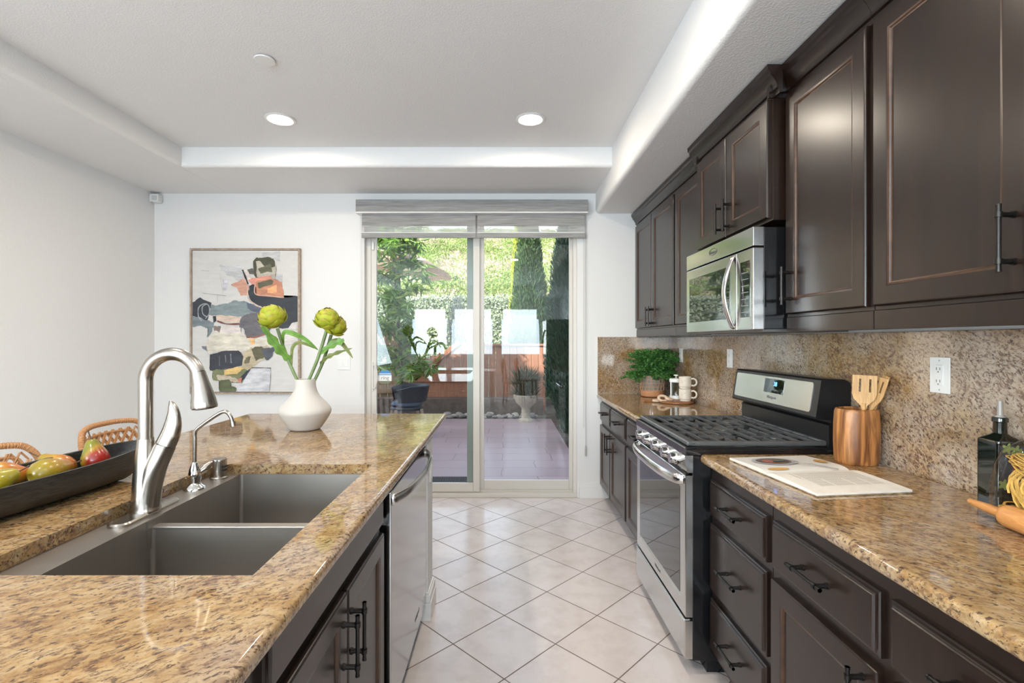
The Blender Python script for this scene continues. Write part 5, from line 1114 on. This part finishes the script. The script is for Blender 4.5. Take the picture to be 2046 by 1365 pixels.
# ivy hedge in front of the hill
hd = thing('ivy_hedge', 'pale grey green clipped hedge along the foot of the hillside', 'hedge', (-.5, 12.2, 0))
part('core', MB().box(-5.2, 4.0, 12.0, 12.5, -.1, 2.40), plain('hedge_core', (.17, .22, .12), .9), hd)
n_ = 24000; p = np.stack([rs_.uniform(-5.2, 4.0, n_), np.full(n_, 12.0)-rs_.uniform(0, .12, n_), rs_.uniform(.2, 2.46, n_)], 1); q = np.stack([rs_.uniform(-5.2, 4.0, 2200), rs_.uniform(11.95, 12.5, 2200), np.full(2200, 2.40)+rs_.uniform(0, .08, 2200)], 1); p = np.concatenate([p, q])
V1, F1 = cards(p, rs_.normal(size=(len(p), 3))+[0, -.3, -.2], rs_.uniform(.035, .075, len(p)), rs_.uniform(.03, .06, len(p)), nrm=np.tile([0, -1, .4], (len(p), 1)))
rawmesh('foliage', [(V1, F1, 0)], leafmat('ivy_leaf', [(.24, .29, .19), (.30, .35, .24), (.36, .40, .30), (.21, .26, .16)], .5, .2), ORG[hd.name], hd)
# cypresses
def cypress(label, x, y, r_, h_, cols, n_, seed, z0=-.03, cone=False):
    rs2 = np.random.default_rng(seed); t = thing('cypress_tree', label, 'tree', (x, y, z0), 'columnar cypress trees')
    part('trunk', MB().cyl((x, y, z0), (x, y, z0+h_*.7), .06, .02, 10), 'oldwood', t)
    prof = (lambda s: r_*np.clip(np.minimum(1.0, .62+s*3.0)*(1-np.clip((s-.10)/.90, 0, 1)**1.05*.95), .02, 1)) if cone else lambda s: r_*np.clip(np.minimum(1.0, .62+s*3.0)*(1-np.clip((s-.30)/.70, 0, 1)**1.5*.92), .02, 1)
    s = rs2.random(n_)**1.15; a = rs2.uniform(0, 2*PI, n_); rad = prof(s)*(.80+.22*rs2.random(n_)+.08*np.sin(a*5+s*30)); p = np.stack([x+rad*np.cos(a), y+rad*np.sin(a), z0+.12+s*h_], 1)
    d = np.stack([np.cos(a)*.35, np.sin(a)*.35, np.ones(n_)], 1)+rs2.normal(size=(n_, 3))*.22
    V1, F1 = cards(p, d, rs2.uniform(.05, .11, n_), rs2.uniform(.016, .034, n_))
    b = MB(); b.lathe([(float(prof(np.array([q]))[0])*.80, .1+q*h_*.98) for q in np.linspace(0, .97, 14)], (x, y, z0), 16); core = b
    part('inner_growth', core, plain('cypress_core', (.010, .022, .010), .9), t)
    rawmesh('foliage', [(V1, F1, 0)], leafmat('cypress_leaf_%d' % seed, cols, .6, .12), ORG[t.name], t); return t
G1 = [(.026, .065, .018), (.045, .10, .025), (.018, .045, .014), (.085, .13, .03)]; G2 = [(.010, .036, .018), (.020, .060, .030), (.014, .045, .022), (.03, .075, .04)]
cypress('tall cone shaped cypress standing free between the hedge and the dark evergreens', .54, 10.9, .57, 4.9, G1, 18000, 21, cone=True)
cypress('bright yellow green column standing in for the sunlit left edge of the cone shaped cypress', .33, 11.40, .26, 4.4, [(.30, .36, .03), (.40, .44, .05), (.22, .30, .03)], 3000, 22)  # sunlit left edge of the cone cypress, coloured in as a separate yellow column
cypress('nearest dark evergreen column at the right edge of the door glass', 1.12, 6.75, .50, 4.3, G2, 14000, 23)
cypress('middle dark evergreen column of the row at the right of the patio', 1.20, 7.9, .52, 4.5, G2, 11000, 24)
cypress('farthest dark evergreen column of the row at the right of the patio', 1.26, 9.1, .50, 4.4, G2, 9000, 25)
# broad leaved small tree behind the left glass
def leafy(label, x, y, n_, seed, spread, z0, z1):
    rs2 = np.random.default_rng(seed); t = thing('garden_tree', label, 'tree', (x, y, -.03)); b = MB()
    tr_ = smooth_path([(x+.10, y, -.03), (x+.08, y, .9), (x+.02, y, 1.8), (x-.04, y, 2.6), (x-.07, y, 3.3)], 6); b.tube(tr_, interp([.035, .030, .024, .016, .008], 6), 10); Cc = []; Dd = []
    for k in range(40):
        f = rs2.uniform(.22, 1.0); p0 = Vector(tr_[int(f*(len(tr_)-1))]); a = rs2.uniform(0, 2*PI); L_ = spread*rs2.uniform(.45, 1.0)*(1.25-.55*f); d_ = Vector((math.cos(a), math.sin(a)*.8, rs2.uniform(.1, .75)))
        tip = p0+d_*L_; tip.z -= .10; P = smooth_path([p0, p0.lerp(tip, .5)+Vector((0, 0, .08)), tip], 7); b.tube(P, interp([.010, .006, .002], 7), 6)
        for q in P[2:]:
            for w_ in range(max(1, round(n_/300))):
                dd_ = Vector((rs2.normal(), rs2.normal(), rs2.normal()*.6-.55)); Cc.append(q+Vector(rs2.normal(size=3))*.03); Dd.append(dd_)
    part('trunk', b, plain('grey_bark', (.12, .095, .07), .8), t); V1, F1 = cards(np.array(Cc), np.array(Dd), rs2.uniform(.13, .25, len(Cc)), rs2.uniform(.034, .062, len(Cc)), fold=.25)
    rawmesh('foliage', [(V1, F1, 0)], leafmat('laurel_leaf', [(.08, .19, .04), (.17, .32, .06), (.32, .46, .10), (.11, .25, .07)], .35, .3), ORG[t.name], t)
leafy('slender tree with long drooping leaves close outside the left door glass', -1.76, 8.0, 1100, 31, .74, 0, 3.2)
leafy('bushy leafy shrub tree behind the slender tree, by the wooden fence', -2.85, 8.5, 700, 32, .72, 0, 2.9)
# lavender by the hedge
lv = MB(); Cc = []; Dd = []
for k in range(60):
    a = random.uniform(0, 6.28); s_ = random.uniform(0, .22); p0 = Vector((-.98+s_*math.cos(a)*.3, 9.95+s_*math.sin(a)*.3, -.03)); p1 = Vector((-.98+s_*math.cos(a), 9.95+s_*math.sin(a), random.uniform(1.7, 2.35))); lv.tube([p0, p1], .004, 4)
    for q in range(14): Cc.append(p0.lerp(p1, .75+.25*q/14)); Dd.append(Vector((random.gauss(0, .5), random.gauss(0, .5), 1)))
t = thing('lavender_bush', 'pale lavender spikes in front of the clipped hedge', 'plant', (-.98, 9.95, -.03)); part('stems', lv, plain('sage_stem', (.25, .30, .18), .7), t)
V1, F1 = cards(np.array(Cc), np.array(Dd), .07, .022); rawmesh('blooms', [(V1, F1, 0)], leafmat('lavender_bloom', [(.40, .38, .50), (.55, .54, .62), (.40, .46, .34)], .7, .2), ORG[t.name], t)
# fence, gate, low retaining wall
fe = thing('wooden_fence', 'weathered board fence behind the leafy tree at the left of the yard', 'fence', (-3.2, 9.7, 0))
b = MB()
for k in range(22): x = -5.0+k*.15; b.box(x, x+.142, 9.70, 9.72, .02, 1.62+.01*math.sin(k*3), .003)
part('boards', b, 'oldwood', fe)
b = MB(); b.box(-5.0, -1.7, 9.66, 9.70, .35, .44); b.box(-5.0, -1.7, 9.66, 9.70, 1.30, 1.39); part('rails', b, 'oldwood', fe)
gt = thing('wooden_gate', 'low red cedar gate with a diagonal brace beyond the patio', 'gate', (-1.22, 9.45, .29)); gx0, gx1, gy = -1.74, -.70, 9.45
b = MB()
for k in range(7): x = gx0+k*.1486; b.box(x+.002, x+.1466, gy, gy+.022, .60, .98+.34*k/6, .003)
part('boards', b, 'cedar', gt)
p = part('bottom_panel', MB().box(gx0, gx1, gy-.004, gy+.02, .42, .60, .003), 'cedar', gt); part('top_rail', MB().box(gx0, gx1, gy-.03, gy, .60, .72, .004), 'cedar', gt); part('bottom_rail', MB().box(gx0, gx1, gy-.02, gy+.02, .30, .415, .004), 'cedar', gt)
b = MB(); b.box(-.56, .56, -.03, 0, -.045, .045, .004, mat=Matrix.Translation((-1.30, gy, 1.00)) @ Matrix.Rotation(math.radians(-40), 4, 'Y')); part('brace', b, 'cedar', gt)
part('post', MB().box(gx1, gx1+.09, gy-.03, gy+.06, .29, 1.40, .004), 'cedar', gt)
b = MB(); b.box(-6.0, .72, 9.30, 9.62, -.1, .29, .01); struct('wall_retaining', b, plain('dark_timber', (.10, .075, .065), .8, var=.4, vscale=12))
part_f = thing('board_fence', 'red brown board fence behind the right half of the door glass', 'fence', (.05, 9.75, .29)); b = MB()
for k in range(10): x = -.60+k*.14; b.box(x, x+.134, 9.75, 9.77, -.03, 1.28, .003)
part('boards', b, 'cedar', part_f); part('cap_rail', MB().box(-.60, .80, 9.72, 9.79, 1.28, 1.32, .003), 'cedar', part_f)
# river rocks along the patio edge
M['rock'] = []
rm = [plain('river_rock_%d' % i, c, .6, var=.3, vscale=14) for i, c in enumerate(((.20, .185, .17), (.28, .25, .23), (.13, .13, .135), (.33, .30, .27)))]
protos = []
for i in range(4):
    b = MB(); b.ico((0, 0, 0), 1.0, 2, sc=(1, .8, .55), nz=.22, nf=1.3); me_o = link('river_rock', b, rm[i], (0, 0, 0)); tag(me_o, 'smooth rounded river rock in the bed along the far edge of the patio', 'rock', 'river rocks along the patio edge'); protos.append(me_o)
placed = []; k = 0
for tries in range(1500):
    s_ = random.uniform(.042, .088); px_, py_ = random.uniform(-1.52, .60), random.uniform(8.90, 9.22)
    if any((px_-a)**2+(py_-c)**2 < ((s_+d)*.92)**2 for a, c, d in placed): continue
    placed.append((px_, py_, s_)); o = protos[k] if k < 4 else protos[k % 4].copy()
    if k >= 4: COL.objects.link(o)
    k += 1; o.location = (px_, py_, s_*.48-.03); o.rotation_euler = (0, 0, random.uniform(0, 6.28)); o.scale = (s_, s_, s_)
    if k >= 110: break
# umbrella
um = thing('patio_umbrella', 'tan market umbrella half hidden behind the leafy tree', 'umbrella', (-1.93, 9.02, -.03)); ux, uy, uz = -1.93, 9.02, 3.14; tiltm = Matrix.Translation((ux, uy, uz)) @ Matrix.Rotation(math.radians(10), 4, 'Y')
b = MB(); n_ = 8; R_ = 1.02
for k in range(n_):
    a0, a1 = 2*PI*k/n_+.2, 2*PI*(k+1)/n_+.2; rows = []
    for i in range(7):
        s = i/6; row = []
        for j in range(5):
            a = a0+(a1-a0)*j/4; sag = 1-.09*s*math.sin(PI*j/4); row.append(tiltm @ Vector((R_*s*sag*math.cos(a), R_*s*sag*math.sin(a), -.38*s+.03*s*math.sin(PI*j/4))))
        rows.append(row)
    vs_ = [p for r2 in rows for p in r2]; b.poly(vs_, [(i*5+j, i*5+j+1, i*5+j+6, i*5+j+5) for i in range(6) for j in range(4)])
    e0 = [rows[6][j] for j in range(5)]; b.poly(e0+[p-Vector((0, 0, .10)) for p in e0], [(j, j+1, j+6, j+5) for j in range(4)])
part('canopy', b, fabric('tan_canvas', (.60, .43, .31)), um); b = MB()
for k in range(n_): a = 2*PI*k/n_+.2; b.tube([tiltm @ Vector((.03*math.cos(a), .03*math.sin(a), -.03)), tiltm @ Vector((R_*.98*math.cos(a), R_*.98*math.sin(a), -.385))], .009, 6)
part('ribs', b, 'oldwood', um); part('pole', MB().cyl((ux, uy, -.03), (ux, uy, uz+.08), .022, .022, 12), 'oldwood', um); b = MB(); b.lathe([(.26, 0), (.26, .05), (.06, .09), (.03, .3)], (ux, uy, -.03), 24); part('base', b, 'iron', um)
# patio chairs
def patio_chair(label, x, y, rz):
    t = thing('patio_chair', label, 'chair', (x, y, -.012), 'woven patio chairs'); z0 = -.012; NV = M.setdefault('navy', plain('navy_wicker', (.010, .017, .030), .5, bmp=.6, bscale=90)); b = MB()
    lo = []; 
    for (rr_, z, dip) in ((.275, .52, 0), (.290, .57, .0), (.315, .70, .07), (.328, .745, .085), (.318, .755, .085), (.290, .70, .07), (.262, .53, 0)):
        lo.append([(x+rr_*math.cos(a)*1.0, y+rr_*math.sin(a), z0+z-dip*max(0, -math.cos(a-PI/2)*1.0)) for a in np.linspace(math.radians(-35), math.radians(215), 28)])
    b.loft(lo, closed=False, cap0=False, cap1=False); part('shell', b, NV, t)
    b = MB(); b.lathe([(.02, .39), (.235, .40), (.24, .43), (.22, .45), (.02, .455)], (x, y, z0), 28); part('seat', b, NV, t)
    b = MB(); b.lathe([(.02, .456), (.20, .456), (.225, .48), (.20, .515), (.02, .53)], (x, y, z0), 28); part('cushion', b, plain('blue_cushion', (.05, .075, .12), .8), t)
    for sx_, sy_ in ((1, 1), (1, -1), (-1, 1), (-1, -1)):
        b = MB(); b.tube([(x+sx_*.18, y+sy_*.18, z0+.42), (x+sx_*.24, y+sy_*.24, z0)], [.022, .016], 10); part('leg', b, plain('grey_teak', (.40, .31, .23), .6), t)
    t.rotation_euler = (0, 0, rz); return t
c0 = patio_chair('navy woven barrel chair with teak legs on the patio, seen past the island corner', -1.42, 7.15, math.radians(-70))
dup(c0, (-2.12, 7.0, -.012), (0, 0, math.radians(120)), 'navy woven barrel chair farther left, mostly hidden by the door frame')
tb = thing('patio_table', 'dark round patio table between the woven chairs', 'table', (-2.95, 5.85, -.012)); b = MB(); b.lathe([(.02, .70), (.50, .70), (.52, .715), (.50, .73), (.02, .73)], (-2.95, 5.85, -.012), 36); part('top', b, 'oldwood', tb); b = MB(); b.cyl((-2.95, 5.85, -.012), (-2.95, 5.85, .69), .05, .04, 14); part('pedestal', b, 'iron', tb)
# door mat
b = MB(); x0, x1, y0, y1 = -1.05, -.335, 4.60, 5.02; b.box(x0, x1, y0, y1, -.012, -.004)
for k in range(30): b.box(x0, x1, y0+.006+k*.0135, y0+.012+k*.0135, -.005, .003)
for k in range(30): b.box(x0+.01+k*.0235, x0+.016+k*.0235, y0, y1, -.005, .002)
single('door_mat', b, plain('rubber_mat', (.035, .038, .045), .7), (-.69, 4.76, -.012), 'dark ribbed rubber mat on the patio just outside the door', 'mat', smooth=False)
# planter by the evergreens
pl = thing('stone_planter', 'pale bowl planter with a dark grassy plant at the right end of the patio', 'planter', (.36, 8.55, -.012)); b = MB(); b.lathe([(.13, 0), (.13, .03), (.08, .06), (.075, .22), (.10, .26), (.17, .32), (.205, .41), (.215, .43), (.215, .455), (.19, .46), (.17, .43), (.05, .40)], (.36, 8.55, -.012), 36); part('bowl', b, plain('cast_stone', (.40, .36, .30), .7, var=.15), pl)
rs3 = np.random.default_rng(5); n_ = 900; a = rs3.uniform(0, 2*PI, n_); r_ = rs3.uniform(0, .15, n_); p = np.stack([.36+r_*np.cos(a), 8.55+r_*np.sin(a), rs3.uniform(.38, .75, n_)], 1); V1, F1 = cards(p, np.stack([np.cos(a)*.7, np.sin(a)*.7, np.ones(n_)], 1)+rs3.normal(size=(n_, 3))*.4, rs3.uniform(.12, .30, n_), .016); rawmesh('foliage', [(V1, F1, 0)], leafmat('dark_grass', [(.02, .045, .02), (.05, .08, .03), (.08, .07, .05)], .6, .1), ORG[pl.name], pl)
# ---------------------------------------------------------------- the dining end of the room behind the viewer, seen mirrored in the door glass
dt = thing('dining_table', 'white topped dining table mirrored in the sliding door glass', 'table', (-.85, -1.75, 0)); b = MB(); b.box(-1.35, -.20, -2.2, -1.25, .72, .755, .006); part('top', b, 'trimw', dt)
for sx_, sy_ in ((-1.28, -2.12), (-1.28, -1.33), (-.27, -2.12), (-.27, -1.33)): part('leg', MB().box(sx_-.035, sx_+.035, sy_-.035, sy_+.035, 0, .72, .004), 'trimw', dt)
M['chairred'] = wood('russet_wood', (.20, .06, .03), (.30, .10, .05), (20, 20, 3), .4)
def dchair(label, x, y, rz):
    t = thing('dining_chair', label, 'chair', (x, y, 0), 'russet dining chairs'); b = MB(); b.box(x-.21, x+.21, y-.21, y+.21, .44, .475, .010); part('seat', b, 'chairred', t)
    b = MB(); b.tube(smooth_path([(x-.19, y-.20, .46), (x-.20, y-.23, .75), (x-.17, y-.25, .92), (x, y-.26, .97), (x+.17, y-.25, .92), (x+.20, y-.23, .75), (x+.19, y-.20, .46)], 6), .018, 10); b.box(x-.075, x+.075, y-.255, y-.235, .47, .95, .004); part('backrest', b, 'chairred', t)
    for sx_, sy_ in ((1, 1), (1, -1), (-1, 1), (-1, -1)): part('leg', MB().cyl((x+sx_*.18, y+sy_*.18, .45), (x+sx_*.21, y+sy_*.21, 0), .018, .014, 10), 'chairred', t)
    t.rotation_euler = (0, 0, rz); return t
d0 = dchair('russet wooden dining chair mirrored in the right door glass, nearer the middle stile', .20, -2.0, math.radians(-80))
dup(d0, (.50, -2.7, 0), (0, 0, math.radians(-100)), 'russet wooden dining chair mirrored in the right door glass, nearer the evergreens')
fr = thing('refrigerator', 'tall steel refrigerator with a dark bowed handle mirrored in the door glass', 'refrigerator', (1.13, -.75, 0)); b = MB(); b.box(.80, 1.445, -1.2, -.28, .02, 1.78, .01); part('body', b, 'steel', fr)
part('door', MB().box(.765, .797, -1.2, -.28, .75, 1.77, .008), 'steel_h', fr); part('freezer_drawer', MB().box(.765, .797, -1.2, -.28, .06, .74, .008), 'steel_h', fr)
b = MB(); b.tube(smooth_path([(.766, -.34, .85), (.72, -.34, .92), (.70, -.34, 1.2), (.72, -.34, 1.5), (.766, -.34, 1.58)], 6), .014, 10); part('handle', b, 'bronze', fr)
